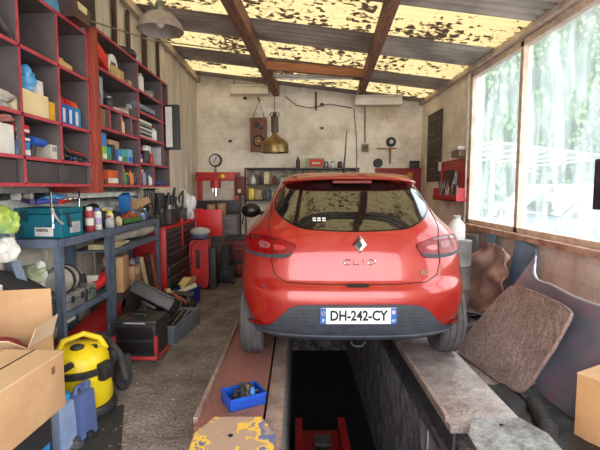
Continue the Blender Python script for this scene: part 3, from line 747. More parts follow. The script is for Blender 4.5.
carton('low white carton beside the blue air gun', 'box', -1.68, 2.89, 2.985, 1.696, .10, offwhite, None, .2, lab=grey)
def tools_bunch(name, label, loc, n, spread, L_, mats, seed, cat='hand tools', group=None, up=.5):
    """each tool a thing of its own"""
    rs = random.Random(seed); out = []
    for i in range(n):
        a = rs.uniform(-.5, .5); m_ = mats[i % len(mats)]; nm, lb = name[i % len(name)], label[i % len(label)]
        mb = MB(); l = L_*rs.uniform(.7, 1.15); r_ = rs.uniform(.005, .009)
        t = thing(nm, lb, cat, (loc[0]+rs.uniform(-.05, .05), loc[1]+rs.uniform(-spread, spread), loc[2]+.012+i*.008), rs.uniform(0, 3), group)
        mb.tube([(0, -l/2, 0), (0, l*.15, l*.1*up)], r_, 8); mb.build('handle', m_, t)
        h = MB(); h.tube([(0, l*.15, l*.1*up), (0, l*.5, l*.35*up)], [r_*.5, r_*.6], 8); h.sphere((0, l*.5, l*.35*up), r_*1.5, (1, 1.6, .6), 1); h.build('blade', steel, t)
        out.append(t)
    return out
tools_bunch(['screwdriver'], ['loose screwdriver in the tool jumble beside the low white carton'], (-1.72, 3.22, 1.70), 6, .13, .2, [blue, black, steel, black, dgrey, red], 3, 'screwdriver', 'screwdrivers jumbled on the nearer shelf', 1.2)
heap('glove', 'crumpled black work glove among the jumbled screwdrivers', 'glove', (-1.75, 3.35, 1.696), (.12, .14, .10), black, seed=8)
heap('cloth', 'crumpled grey cloth behind the jumbled screwdrivers', 'cloth', (-1.85, 3.15, 1.696), (.14, .3, .15), mat('cloth_grey', (130, 128, 132), (100, 98, 104), 7, .9), seed=9)
for o in set(bpy.data.objects)-before:
    if o.parent is None: o.location.y += .085
# slide-in dark crates in the lowest row: doors
for a, b, lb in ((1.92, 2.61, 'dark drawer front in the lowest shelf row, nearest the camera'), (2.66, 3.05, 'dark drawer front in the lowest shelf row, below the part-box stack'), (3.07, 3.47, 'dark drawer front in the lowest shelf row, beside the brown post')):
    mb = MB(); mb.bb(-.3, -.03, a-2, b-2, .012, .15, .003); tag(mb.build('drawer_box', mat('dark_crate', (78, 70, 72), (62, 56, 58), 4, .7)), lb, 'drawer', 'dark drawer boxes in the lowest shelf row', loc=(SX, 2, 1.52))
# wall thing on top of nearer bank: blue panel and dark tapered speaker
t = thing('blue_board', 'light blue board lying on top of the nearer shelves', 'board', (-1.70, 3.02, 2.712))
mb = MB(); mb.prism([(0, -.35, 0), (0, .50, 0), (0, .56, .55), (0, -.3, .75)], (.03, 0, 0)); mb.build('board', mat('board_blue', (96, 156, 190), (76, 130, 166), 3, .5), t)
t = thing('tapered_cabinet', 'dark brown tapered cabinet with a white label, upside down on the shelves', 'cabinet', (-1.70, 3.27, 2.712))
mb = MB(); mb.prism([(0, -.10, .0), (0, .12, .0), (0, .24, .42), (0, -.24, .42)], (.13, 0, 0)); mb.build('cabinet_body', mat('walnut_dark', (84, 58, 50), (62, 42, 38), 5, .45), t)
mb = MB(); mb.prism([(.131, -.05, .07), (.131, .07, .07), (.131, .08, .12), (.131, -.06, .12)], (.003, 0, 0)); mb.build('paper_label', cream, t)
mb = MB(); mb.prism([(.131, -.20, .13), (.131, .18, .13), (.131, .22, .40), (.131, -.22, .40)], (.006, 0, 0)); mb.build('grille_cloth', mat('grille_dark', (52, 40, 38), rough=.9), t)
# --- farther bank contents
t = thing('headrest_pad', 'red and white round-ended case on the top row, near the brown post', 'case', (-1.78, 3.95, 2.512))
mb = MB(); mb.box((0, -.12, .14), (.2, .34, .12), Matrix.Rotation(-.35, 3, 'X'), .02); mb.build('shell', C(226, 50, 36), t)
mb = MB(); mb.cyl((-.1, .10, .10), (.102, .10, .10), .10, n=24); mb.build('round_end', white, t)
mb = MB(); mb.bb(.102, .105, .05, .15, .07, .13); mb.build('dark_print', dgrey, t)
carton('long tan box with dark oval cut-outs under the red case', 'box', -1.67, 3.97, 4.28, 2.512, .10, C(206, 170, 112), None, .1)
for i in range(4):
    pass
t = thing('cable_coil', 'black coiled hose lying on top of the farther shelves', 'hose', (-1.74, 4.45, 2.83))
mb = MB(); mb.tube([(.10*math.cos(a_), .18*math.sin(a_), .01*math.sin(3*a_)+.01) for a_ in [2*PI*k_/24 for k_ in range(24)]], .016, 8, True); mb.build('hose', black, t)
mb = MB(); mb.tube([(.10*math.cos(a_)-.01, .15*math.sin(a_)+.03, .04) for a_ in [2*PI*k_/24 for k_ in range(24)]], .014, 8, True); mb.build('hose', black, t)
can('white tapered bottle alone on the top row, past the divider', 'bottle', -1.72, 4.82, 2.532, .045, .21, white, lgrey, name='white_bottle')
bottle('clear squeeze bottle standing against the divider in the top row', 'bottle', -1.74, 4.68, 2.532, .035, .22, C(180, 190, 200), white)
t = thing('grey_picture_card', 'grey card with a dark triangle standing against the post side', 'card', (-1.72, 3.78, 2.21))
mb = MB(); mb.box((0, 0, .13), (.02, .22, .25), Matrix.Rotation(.0, 3, 'Y')); mb.build('card', C(150, 160, 172), t)
mb = MB(); mb.prism([(.012, -.06, .07), (.012, .06, .07), (.012, 0, .19)], (.002, 0, 0)); mb.build('dark_triangle', dgrey, t)
heap('plastic_sheet', 'flat white film roll lying along the middle shelf', 'plastic wrap', (-1.76, 4.15, 2.21), (.2, .55, .05), mat('white_film', (216, 216, 214), (180, 180, 182), 8, .4), seed=3)
mb = MB(); mb.bb(-.1, .1, -.09, .09, 0, .165, .003); tag(mb.build('brown_file_box', C(150, 104, 76)), 'brown file box in the first small pigeonhole', 'box', loc=(-1.78, 3.77, 2.02))
bottle('slim cream bottle in the third small pigeonhole', 'bottle', -1.70, 4.24, 2.02, .03, .16, cream, white)
can('small dark tin in the second small pigeonhole', 'tin', -1.72, 4.0, 2.02, .03, .09, dgrey, dgrey, name='small_tin')
bottle('white stubby bottle in the fourth small pigeonhole', 'bottle', -1.70, 4.42, 2.02, .03, .10, offwhite, white)
gb = 'cartons on the shelf above the spray cans'
carton('light blue carton raised at the near end of the carton row', 'box', -1.69, 3.68, 3.88, 1.86, .12, lblue, None, .18, gb)
for y, w_, h, m_, b_, lb in ((3.71, .08, .10, green, white, 'green and white small carton under the light blue carton'), (3.81, .09, .12, mat('lime', (150, 200, 70), (120, 170, 50), 9, .5), white, 'lime green small carton under the light blue carton'), (3.91, .08, .12, C(40, 150, 170), green, 'teal and green carton beside the lime one'),
    (4.00, .07, .15, dgrey, None, 'dark grey carton in the middle of the row'), (4.14, .09, .12, lblue, white, 'pale blue and white carton before the cardboard box'), (4.26, .12, .13, C(80, 170, 170), green, 'aqua and green carton before the cardboard box'), (4.40, .11, .14, C(120, 170, 210), blue, 'sky blue carton nearest the divider')):
    carton(lb, 'box', -1.68, y-w_/2, y+w_/2, 1.745, h, m_, b_, .12, gb)
carton('plain tan cardboard box behind the aqua carton', 'box', -1.80, 4.18, 4.42, 1.745, .22, card, None, .12)
carton('grey-beige box standing behind the dark grey carton', 'box', -1.82, 3.96, 4.14, 1.745, .24, C(168, 156, 142), None, .1)
mb = MB(); mb.lathe([(.05, 0), (.05, .03), (.045, .05), (.0, .05)], n=16); tag(mb.build('black_disc_pack', black), 'round black tin on the bottom row beside the orange tub', 'tin', loc=(-1.70, 3.74, 1.53))
carton('white open carton behind the round black tin', 'box', -1.78, 3.74, 3.92, 1.531, .12, offwhite, None, .12)
t = carton('orange and white tub carton on the bottom row', 'box', -1.68, 3.86, 4.08, 1.531, .13, C(226, 96, 50), white, .1)
gc = 'bottles on the bottom row'
for y, r_, h, m_, c_, lb in ((4.17, .035, .17, mat('lemon', (226, 220, 60), (200, 190, 40), 9, .4), green, 'yellow bottle with green cap, first in the bottle row'), (4.25, .03, .15, green, yellow, 'green bottle with yellow cap, second in the bottle row'), (4.33, .03, .12, black, yellow, 'black bottle with yellow cap, third in the bottle row'), (4.41, .035, .15, C(224, 130, 60), red, 'orange bottle with red cap, fourth in the bottle row'), (4.50, .032, .13, dgrey, green, 'dark bottle with green cap, beside the divider'),
     (4.66, .04, .18, purple, white, 'purple can-shaped bottle past the divider'), (4.76, .04, .17, C(160, 150, 160), lgrey, 'pale grey bottle past the purple one'), (4.86, .035, .15, C(60, 60, 110), lblue, 'navy bottle past the pale grey one'), (4.96, .04, .12, white, lblue, 'white bottle with light blue cap, farthest of the row')):
    bottle(lb, 'bottle', -1.70, y, 1.531, r_, h, m_, c_, gc)
heap('blue_rag', 'blue rag bundled at the far end of the bottom row', 'rag', (-1.68, 5.15, 1.531), (.2, .28, .06), mat('ragblue', (70, 90, 140), (50, 66, 110), 8, .9), seed=12)
carton('white and blue filter box on the row past the divider', 'box', -1.68, 4.62, 4.74, 1.77, .10, blue, white, .15)
can('black camera-like tin with white lid past the divider', 'tin', -1.69, 4.84, 1.77, .05, .17, black, white, name='black_tin')
carton('black box with white label standing next to the black tin', 'box', -1.70, 4.93, 5.08, 1.90, .08, white, None, .05)
gd = 'magazines upright in the far compartment'
for i, y in enumerate((5.31, 5.36, 5.41, 5.46, 5.51)):
    mb = MB(); mb.bb(-.12, .12, -.015, .015, 0, .22-.01*(i % 3), .002)
    tag(mb.build('magazine', (lgrey, dgrey, C(110, 100, 96), dgrey, C(90, 100, 96))[i]), ('pale magazine, first upright in the far compartment', 'dark grey magazine between the pale and the brown one', 'brown-grey magazine in the middle of the upright five', 'dark magazine next to the farthest upright one', 'grey-green magazine, last of the five upright')[i], 'magazine', gd, loc=(-1.78, y, 1.77))
ge = 'stacked flat boxes past the divider'
for i, (h, m_, b_) in enumerate(((.05, black, white), (.04, C(110, 120, 100), lgrey), (.05, dgrey, white), (.05, white, green))):
    carton(('black flat box at the bottom of the mixed pile', 'olive flat box second in the mixed pile', 'dark grey flat box third in the mixed pile', 'white flat box topmost in the mixed pile')[i], 'box', -1.69, 4.66, 5.10, 2.05+[0, .051, .092, .143][i], h, m_, b_, .2, ge)
t = thing('steel_bars', 'bundle of two long pale bars on the row below the white bottles', 'bars', (-1.72, 4.85, 2.312))
for i in range(2):
    mb = MB(); mb.box((i*.05-.02, 0, .03+.03*i), (.05, .62, .05), None, .005); mb.build('bar', (lgrey, C(130, 140, 160))[i], t)
mb = MB(); mb.cyl((0, 0, 0), (0, 0, .12), .05); tag(mb.build('wooden_roll', tan), 'short tan roll standing at the divider', 'roll', loc=(-1.72, 4.66, 2.312))
# framed white panel hung at the end of the farther bank
t = thing('wall_cabinet', 'black-framed white panel box fixed to the shelf end', 'light box', (-1.64, 5.44, 1.98))
mb = MB(); mb.bb(.0, .17, 0, .08, 0, .55, .008); mb.build('case', black, t)
mb = MB(); mb.bb(.01, .09, -.004, 0, .03, .52); mb.build('white_face', white, t)
# ------------------------------------------------------------------ hanging lamps
enam = mat('enamel_grey', (158, 146, 136), (120, 106, 98), 6, .4)
t = thing('pendant_lamp', 'wide enamel pendant lamp hanging above the red shelves', 'ceiling lamp', (-1.10, 3.6, 2.72))
mb = MB(); mb.lathe([(.18, .04), (.183, .045), (.165, .10), (.11, .165), (.05, .19), (.045, .195)], n=32, cap=False); mb.lathe([(.175, .042), (.155, .10), (.10, .158), (.0, .175)], n=32, cap=False); mb.build('lamp_shade', enam, t)
mb = MB(); mb.lathe([(.032, .17), (.036, .2), (.036, .26), (.02, .28)], n=16); mb.build('lamp_neck', steel, t)
mb = MB(); mb.sphere((0, 0, .1), .038); mb.build('bulb', white, t)
mb = MB(); mb.tube([(0, 0, .28), (0, 0, roofz(-1.1)-2.74)], .006); mb.build('cord', dgrey, t)
BX, BYY = -.365, 7.2
t = thing('bell_lamp', 'brass-coloured bell-shaped lamp hanging on a chain before the back wall', 'ceiling lamp', (BX, BYY, 2.08))
mb = MB(); mb.lathe([(.225, 0), (.228, .012), (.225, .13), (.21, .17), (.14, .23), (.07, .27), (.045, .30), (.045, .33)], n=32, cap=False); mb.lathe([(.222, .003), (.22, .12), (.0, .24)], n=32, cap=False); mb.build('lamp_shade', brass, t)
mb = MB(); mb.lathe([(.05, .33), (.062, .34), (.062, .56), (.04, .6), (.03, .66)], n=16); mb.build('ballast_housing', mat('housing', (96, 82, 70), (70, 58, 50), 8, .5), t)
for i in range(4):
    a_ = i*PI/2; mb = MB(); mb.tube([(.05*math.cos(a_), .05*math.sin(a_), .58), (.085*math.cos(a_), .085*math.sin(a_), .62), (.05*math.cos(a_), .05*math.sin(a_), .66)], .008); mb.build('clamp', dgrey, t)
mb = MB()
for k_ in range(22): 
    z = .68+k_*.04
    if z < roofz(BX)-2.13: mb.tube([(.010*math.cos(a_) if k_ % 2 else 0, 0 if k_ % 2 else .010*math.cos(a_), z+.022*math.sin(a_)) for a_ in [2*PI*q/10 for q in range(10)]], .004, 5, True)
mb.build('chain', dgrey, t)
# speaker on the back wall
t = thing('loudspeaker', 'brown wooden loudspeaker hanging on the back wall above the bench', 'loudspeaker', (-.775, 8.86, 2.24))
mb = MB(); mb.bb(-.165, .165, -.12, .12, 0, .66, .006); mb.build('speaker_box', mat('walnut', (140, 84, 58), (104, 60, 42), 5, .5, stretch=(8, 8, 1)), t)
mb = MB(); mb.lathe([(.115, -.125), (.12, -.135), (.09, -.13), (.05, -.11), (0.0, -.118)], (0.0, 0, .2), 'Y', 28, False); mb.build('woofer', black, t)
mb = MB(); mb.lathe([(.07, -.132), (.075, -.139), (.062, -.132)], (0, 0, .2), 'Y', 28, False); mb.build('brass_ring', C(220, 176, 80), t)
mb = MB(); mb.sphere((0, -.12, .2), .03); mb.build('dust_cap', C(226, 196, 120), t)
mb = MB(); mb.lathe([(.055, -.122), (.06, -.13), (.0, -.124)], (-.03, 0, .52), 'Y', 20); mb.build('midrange', black, t)
mb = MB(); mb.lathe([(.04, -.122), (.042, -.13), (.0, -.124)], (.06, 0, .45), 'Y', 20); mb.build('tweeter', black, t)
mb = MB(); mb.tube([(-.12, -.02, .66), (0, .10, 1.03), (.12, -.02, .66)], .008); mb.build('hanging_cord', dgrey, t)
mb = MB(); mb.tube([(.02, .11, 1.03), (-.02, .02, 1.08)], .014); mb.build('hook', black, t)
# thermostat-like dial and small wall bits on the back wall
def wallbit(name, label, cat, px, py, size, m, m2=None, rnd=False):
    p = atY(px, py, 8.97); t = thing(name, label, cat, (p.x, 8.999, p.z))
    w_, h_ = size
    mb = MB()
    if rnd: mb.lathe([(w_/2, -.001), (w_/2, -.05), (w_*.4, -.07), (0, -.07)], (0, 0, 0), 'Y', 20)
    else: mb.bb(-w_/2, w_/2, -.06, -.001, -h_/2, h_/2, .01)
    mb.build('cover', m, t)
    mb = MB(); mb.lathe([(w_*.22, -.07), (w_*.2, -.08), (0, -.08)] if rnd else [(w_*.2, -.06), (w_*.18, -.07), (0, -.07)], (0, 0, 0), 'Y', 12); mb.build('dial', m2 or dgrey, t); return t
wallbit('junction_box', 'small grey-brown junction box on a vertical wall cable', 'junction box', 365, 148, (.14, .15), C(140, 118, 96))
wallbit('round_siren', 'black round sooty socket cover on the back wall', 'wall fitting', 391, 142, (.2, .24), black, white, True)
wallbit('dome_fan', 'dark domed cap hanging at the top of the red board', 'wall fitting', 378, 163, (.19, .2), dgrey, black, True)
t = thing('conduit', 'thin pipe running down the back wall to the junction box', 'pipe', (0, 0, 0))
a, b = atY(365, 104, 8.97), atY(365, 143, 8.97); mb = MB(); mb.tube([(a.x, 8.97, a.z), (b.x, 8.97, b.z)], .014); mb.build('pipe', C(150, 124, 100), t)
a, b = atY(354, 108, 8.97), atY(357, 168, 8.97); mb = MB(); mb.tube([(a.x, 8.98, a.z), ((a.x+b.x)/2+.02, 8.98, (a.z+b.z)/2), (b.x, 8.98, b.z)], .008); tag(mb.build('wall_cable', dgrey), 'thin dark cable hanging down the back wall beside the pipe', 'cable')
mb = MB(); a = atY(316, 92, 8.97); b = atY(316, 110, 8.97); mb.bb(a.x-.02, a.x+.02, 8.95, 8.995, b.z, a.z); tag(mb.build('wall_bracket', wood), 'short brown stub bracket high on the back wall', 'bracket')
mb = MB(); pts = [atY(x_, y_, 8.97) for x_, y_ in ((285, 96), (296, 105), (310, 108), (330, 104), (352, 108))]; mb.tube(pts, .008); tag(mb.build('slack_cable', dgrey), 'slack cable looping high across the back wall', 'cable')
for i, (x_, y_, lb) in enumerate(((322, 128, 'brown pear-shaped knob high on the back wall'), (322, 104, 'upper brown knob near the slack cable'), (230, 141, 'small black hole plug below the loudspeaker level'), (245, 98, 'small dark hook high beside the loudspeaker'))):
    p = atY(x_, y_, 8.96); mb = MB(); mb.sphere((0, 0, 0), .035, (1.2, .9, .8)); tag(mb.build('wall_stopper', wood if i < 2 else black), lb, 'wall stopper', loc=(p.x, 8.98, p.z))
# fluorescent fixtures
fl = mat('ribbed_diffuser', (236, 228, 210), (220, 208, 186), 5, .3)
def fixture(label, x, y, z, w_, rz):
    t = thing('fluorescent_fixture', label, 'ceiling light', (x, y, z), rz, 'ribbed ceiling lights')
    mb = MB(); mb.bb(-w_/2, w_/2, -.12, .12, .05, .09, .01); mb.build('housing', offwhite, t)
    mb = MB()
    n_ = 26
    for i in range(n_):
        x_ = -w_/2+.02+i*(w_-.04)/(n_-1); mb.box((x_, 0, -.02), ((w_-.04)/n_*.6, .23, .14), None, .02)
    mb.bb(-w_/2+.01, w_/2-.01, -.10, .10, -.075, .05, .02)
    mb.build('diffuser', fl, t)
    mb = MB(); 
    for s in (-1, 1): mb.tube([(s*w_*.4, 0, .09), (s*w_*.4, 0, roofz(x)-z-.03)], .006)
    mb.build('hanger', dgrey, t)
    return t
fixture('ribbed ceiling light near the corner above the shop press', -.91, 8.45, 3.36, .74, .0)
fixture('ribbed ceiling light under the end of the thinner beam', 1.46, 7.9, 3.06, .85, -.04)
t = thing('tube_light', 'long thin tube light fixed under the crosswise batten', 'ceiling light', (.28, 7.4, 3.33))
mb = MB(); mb.bb(-.68, .68, -.04, .04, .02, .06, .005); mb.build('housing', offwhite, t); mb = MB(); mb.cyl((-.65, 0, 0), (.65, 0, 0), .016); mb.build('tube', white, t)
mb = MB(); mb.tube([(-.5, 0, .06), (-.5, .1, .12)], .006); mb.tube([(.5, 0, .06), (.5, .1, .12)], .006); mb.build('hanger', dgrey, t)
mb = MB(); mb.tube([atY(88, 20, 4.2), atY(150, 40, 5.2), atY(230, 50, 6.0), atY(262, 44, 6.2)], .008); tag(mb.build('roof_cable', C(150, 130, 100)), 'slack cable strung below the roof from pendant lamp to beam', 'cable')
# ------------------------------------------------------------------ workbench
BXF = -1.65; BT = 1.14
def workbench(label, y0, y1, shelves, legs):
    t = thing('workbench', label, 'workbench', (BXF, y0, 0), 0, 'blue-grey steel benches')
    L_ = y1-y0
    mb = MB(); mb.bb(-.38, 0, 0, L_, BT-.012, BT); mb.bb(-.004, .004, -.004, L_, BT-.055, BT+.002); mb.bb(-.38, 0, -.004, .004, BT-.055, BT+.002); mb.build('bench_top', bench, t)
    for z in shelves:
        mb = MB(); mb.bb(-.38, -.002, .01, L_-.01, z-.012, z); mb.bb(-.002, .003, 0, L_, z-.045, z+.002); mb.build('shelf', bench, t)
    for (lx, ly) in legs:
        mb = MB(); s_ = 1 if ly < L_/2 else -1
        mb.bb(lx-(.045 if lx > -.2 else 0), lx+(.0 if lx > -.2 else .045), ly, ly+.004*s_, 0, BT-.01); mb.bb(lx-.002, lx+.002, ly, ly+.045*s_, 0, BT-.01)
        mb.build('leg', bench, t)
    return t
workbench('nearer blue-grey steel workbench carrying the teal case', 2.97, 3.80, [.24, .60], [(0.004, 0), (-.37, 0), (.004, .79), (-.37, .80)])
workbench('farther blue-grey steel workbench carrying spray cans and a green tray', 3.81, 5.14, [.14, .94], [(.004, .01), (-.37, .01), (.004, 1.32), (-.37, 1.32)])
def spray(label, y, z, x, r, h, m, cap, band=None): return can(label, 'spray can', x, y, z, r, h, m, cap, None, 'spray_can', band)
# teal case
t = thing('tool_case', 'teal stackable tool case on the nearer bench end', 'tool case', (-1.845, 3.20, BT+.002), math.radians(-3))
t.scale = (.9, .95, .92)
mb = MB(); mb.bb(-.2, .2, -.14, .15, .0, .185, .012); mb.build('case_body', tealm, t)
mb = MB(); mb.bb(-.205, .205, -.145, .155, .187, .235, .012); mb.build('lid', mat('teal_lid', (0, 104, 124), (0, 88, 106), 4, .45), t)
for x_ in (-.10, .16): mb = MB(); mb.bb(x_-.03, x_+.03, -.152, -.14, .13, .215, .004); mb.build('latch', mat('teal_dark', (0, 66, 84)), t)
mb = MB(); mb.bb(-.02, .13, -.1465, -.14, .015, .085, .002); pl_ = mb.build('name_plate', white, t)
q = textmesh('makita', .038, .0008, Matrix.Translation((.04, -.1472, .065)) @ RX90, .001); q.build('plate_text', black, pl_, False)
for x_ in (-.15, .1): mb = MB(); mb.bb(x_-.035, x_+.035, -.143, -.139, .02, .1); mb.build('recess', mat('teal_dark', (0, 0, 0)), t)
mb = MB(); mb.bb(.2, .206, -.04, .10, .03, .12, .003); mb.build('side_sticker', C(190, 190, 196), t)
mb = MB(); mb.tube([(.205, -.08, .2), (.215, -.06, .14), (.215, -.05, .08)], .012); mb.build('side_clip', black, t)
# things on the case
gx = 'small things on top of the teal case'
for i, (x_, y_, m_, lb) in enumerate(((-1.782, 3.113, C(60, 70, 170), 'dark blue grip tool lying on the teal case'), (-1.716, 3.212, red, 'red grip tool lying across the teal case'), (-1.930, 3.080, purple, 'violet ratchet lying at the near edge of the teal case'))):
    t = thing('ratchet', lb, 'ratchet', (x_, y_, BT+.26), .6+i, gx); mb = MB(); mb.tube([(-.08, 0, 0), (.05, 0, .01)], [.018, .014], 10); mb.build('grip', m_, t)
    mb = MB(); mb.tube([(.05, 0, .01), (.12, 0, .02)], .008); mb.sphere((.13, 0, .02), .02, (1, 1, .6)); mb.build('head', chrome, t)
heap('blue_film_bag', 'crumpled bright blue bag behind the red grip tool', 'bag', (-1.892, 3.322, BT+.24), (.2, .14, .08), mat('blue_film', (0, 0, 0)), seed=22)
for i, (a_, lb) in enumerate(((.25, 'long red-tipped steel pry bar leaning up from the teal case'), (-.1, 'second thin steel rod with red tip farther along the bench'))):
    p0 = (atX(52, 205, -1.672), atX(76, 196, -1.760))[i]; p1 = (atX(48, 172, -1.760), atX(83, 176, -1.782))[i]
    t = thing('pry_bar', lb, 'pry bar', p0)
    d = p1-p0; mb = MB(); mb.tube([(0, 0, -.16 if not i else BT-p0.z+.012), d*.5, d], .007, 8); mb.build('rod', chrome, t)
    mb = MB(); mb.sphere(d, .018, (1, 1, 1.4)); mb.build('red_tip', red, t)
t = thing('hanging_hook', 'grey hook-ended cable draped over the teal case side', 'cable', (0, 0, 0))
mb = MB(); pts = [atX(x_, y_, -1.639) for x_, y_ in ((52, 208), (54, 214), (58, 220), (63, 224))]; mb.tube(pts, .008); mb.build('cable', lgrey, t)
# row of stuff along the back of the bench against the wall
# spray cans
for (px, pyt, pyb, x_, m_, c_, b_, lb) in ((90, 207, 232, -1.716, C(180, 60, 70), white, white, 'red and white spray can, nearest in the spray can row'), (98, 208, 231, -1.716, white, C(120, 120, 200), C(190, 170, 220), 'white and lilac spray can, second in the row'), (110, 211, 229, -1.716, C(236, 224, 200), yellow, C(226, 150, 80), 'yellow-topped spray can with orange print, third in the row')):
    a = atX(px, pyb, x_); b = atX(px, pyt, x_); spray(lb, a.y, BT+.002, x_, .034, b.z-BT, m_, c_, b_)
can('dark grey jar with silver lid behind the red spray can', 'jar', -1.826, 3.586, BT+.002, .05, .16, black, steel, name='grey_jar')
can('black aerosol behind the lilac spray can', 'spray can', -1.848, 3.784, BT+.002, .04, .20, dgrey, black)
mb = MB(); mb.tube([(0, 0, .05), (.0, .12, .14), (0, .26, .16), (0, .38, .10)], [.04, .06, .06, .04], 12); tag(mb.build('angle_grinder', black), 'black angle grinder body lying behind the spray cans', 'power tool', loc=(-1.914, 3.795, BT+.0))
mb = MB(); mb.tube([(0, 0, .04), (0, .14, .09), (-.02, .3, .07)], [.035, .045, .03], 12); tag(mb.build('black_hose_end', black), 'black bent hose end behind the yellow-topped spray can', 'hose', loc=(-1.870, 4.268, BT+.0))
# green tray with red thing
t = thing('green_tray', 'green tray of parts at the front edge of the farther bench', 'tray', (-1.782, 4.422, BT+.002))
mb = MB(); mb.bb(-.10, .10, -.26, .26, 0, .01); 
for a in ((-.10, -.09, -.26, .26), (.09, .10, -.26, .26), (-.1, .1, -.26, -.25), (-.1, .1, .25, .26)): mb.bb(*a, 0, .05)
mb.build('tray_body', green, t)
heap('sanding_block', 'orange-red rounded sander lying in the green tray', 'sander', (-1.760, 4.510, BT+.02), (.12, .22, .10), C(176, 84, 56), seed=31)
t = thing('blue_bottle_box', 'bright blue tilted carton standing behind the orange-red sander', 'box', (-1.826, 4.576, BT+.10), .2)
mb = MB(); mb.box((0, 0, .09), (.1, .13, .22), Matrix.Rotation(.25, 3, 'X'), .004); mb.build('box', C(30, 120, 200), t)
mb = MB(); mb.box((.051, 0, .09), (.003, .08, .08), Matrix.Rotation(.25, 3, 'X')); mb.build('print', lblue, t)
heap('white_rag', 'white rag behind the blue tilted carton', 'rag', (-1.914, 4.818, BT), (.2, .3, .12), mat('rag_white', (206, 206, 212), (160, 160, 170), 8, .9), seed=33)
mb = MB(); mb.prism([(0, -.2, 0), (0, .2, .05), (0, .15, .12), (0, -.16, .10)], (.2, 0, .06)); tag(mb.build('folded_card', card), 'folded brown card sheet lying above the white rag', 'card', loc=(-1.930, 4.895, BT+.08))
for i, (y_, m_, c_, lb) in enumerate(((4.092, black, dgrey, 'black tin between the tray and the spray cans'), (4.840, C(150, 150, 190), white, 'small lilac tin at the bench end'), (5.005, dgrey, red, 'small dark tin with red cap at the bench end'))):
    can(lb, 'tin', -1.738 if i else -1.826, y_, BT+.002, .035, .08 if i else .14, m_, c_, name='small_tin')
for i, (y_, w_, h_, m_, lb) in enumerate(((3.300, .28, .12, C(60, 80, 150), 'dark blue parts box at the wall behind the teal case'), (3.685, .3, .06, white, 'white flat box at the wall behind the spray cans'), (4.125, .32, .14, offwhite, 'white canister-like box at the wall, behind the grinder'), (4.620, .3, .16, white, 'bulky white box at the wall below the shelves'))):
    carton(lb, 'box', -1.930, y_-w_/2, y_+w_/2, BT+.003, h_, m_, None, .14)
# shelf below the farther top
rl = mat('paper_roll', (210, 200, 184), (170, 160, 146), 6, .8)
a = atX(128, 243, -1.694)
t = thing('rolled_cover', 'long cream rolled sheet poking out of the farther bench upper shelf', 'roll', (-1.782, 4.510, .952))
mb = MB(); mb.tube([(0, -.35, .06), (0, 0, .07), (.02, .35, .065), (.03, .62, .07)], [.04, .06, .065, .055], 14)
mb.crumple(.008, 9); mb.build('roll', rl, t); mb = MB(); mb.lathe([(.045, -.0), (.03, .012), (0, .004)], (.03, .622, .07), 'Y', 14); mb.build('dark_mouth', black, t)
carton('flat cream carton on the farther bench upper shelf', 'box', -1.683, 3.850, 4.092, .943, .05, cream, None, .2)
carton('flat white box with dark print on the upper shelf beside the cream carton', 'box', -1.683, 4.114, 4.312, .943, .035, offwhite, dgrey, .2)
# nearer bench middle shelf (z=.70): suitcase, engine-like grey device, red tool
al = mat('aluminium_case', (196, 196, 196), (160, 160, 160), 10, .35, .6)
def P(px, py, x): return atX(px, py, x)
t = thing('aluminium_case', 'silver aluminium tool case on the middle bench shelf', 'case', (-1.793, 3.278, .602))
mb = MB(); mb.bb(-.13, .12, -.22, .26, 0, .115, .008); mb.build('case_body', al, t)
for y_ in (-.12, .02, .16): mb = MB(); mb.bb(.12, .128, y_-.02, y_+.02, .045, .095, .003); mb.build('latch', dgrey, t)
mb = MB(); mb.bb(-.131, .121, -.221, .261, .062, .068); mb.build('lid_seam', dgrey, t)
t = thing('grey_compressor', 'grey ribbed oval pump housing on top of the silver case', 'pump', (-1.760, 3.223, .718))
mb = MB(); mb.lathe([(.0, -.13), (.07, -.125), (.095, -.08), (.1, -.03), (.1, .04), (.09, .09), (.06, .125), (0, .13)], (0, 0, .098), 'Y', 26); mb.build('housing', mat('warm_grey', (176, 170, 160), (140, 134, 126), 8, .5), t)
for y_ in (-.05, .03): mb = MB(); mb.lathe([(.098, y_-.012), (.107, y_-.01), (.107, y_+.01), (.098, y_+.012)], (0, 0, .098), 'Y', 26); mb.build('black_strap', black, t)
mb = MB(); mb.bb(.085, .105, .06, .11, .06, .12, .006); mb.build('side_plate', dgrey, t)
for i, (y_, z_, lb) in enumerate(((3.476, .602, 'dark greasy gearwheel beside the grey pump'), (3.564, .602, 'second dark greasy gearwheel, before the red drill'), )):
    t = thing('gear_wheel', lb, 'car part', (-1.782, y_+.1, z_))
    mb = MB(); mb.lathe([(.03, 0), (.075, .0), (.08, .03), (.05, .04), (.05, .09), (.02, .1)], n=20); mb.build('gear', dgrey, t)
    mb = MB(); mb.cyl((0, 0, .05), (0, 0, .15), .015); mb.build('spindle', black, t)
t = thing('red_drill', 'long red and black power tool at the end of the middle shelf', 'power tool', (-1.716, 3.696, .602), .0)
mb = MB(); mb.tube([(0, -.22, .05), (0, .0, .08), (0, .14, .13)], [.03, .045, .04], 12); mb.build('housing', mat('tool_red', (200, 44, 50), rough=.4), t)
mb = MB(); mb.tube([(0, .14, .13), (0, .22, .16)], [.05, .055], 14); mb.build('black_chuck', black, t)
mb = MB(); mb.tube([(-.03, -.3, .02), (.0, .1, .03)], .022, 10); mb.build('black_battery', black, t)
t = heap('white_gauze', 'white crumpled cloth on the red power tool', 'cloth', (-1.760, 3.652, .69), (.09, .2, .07), white, seed=40)
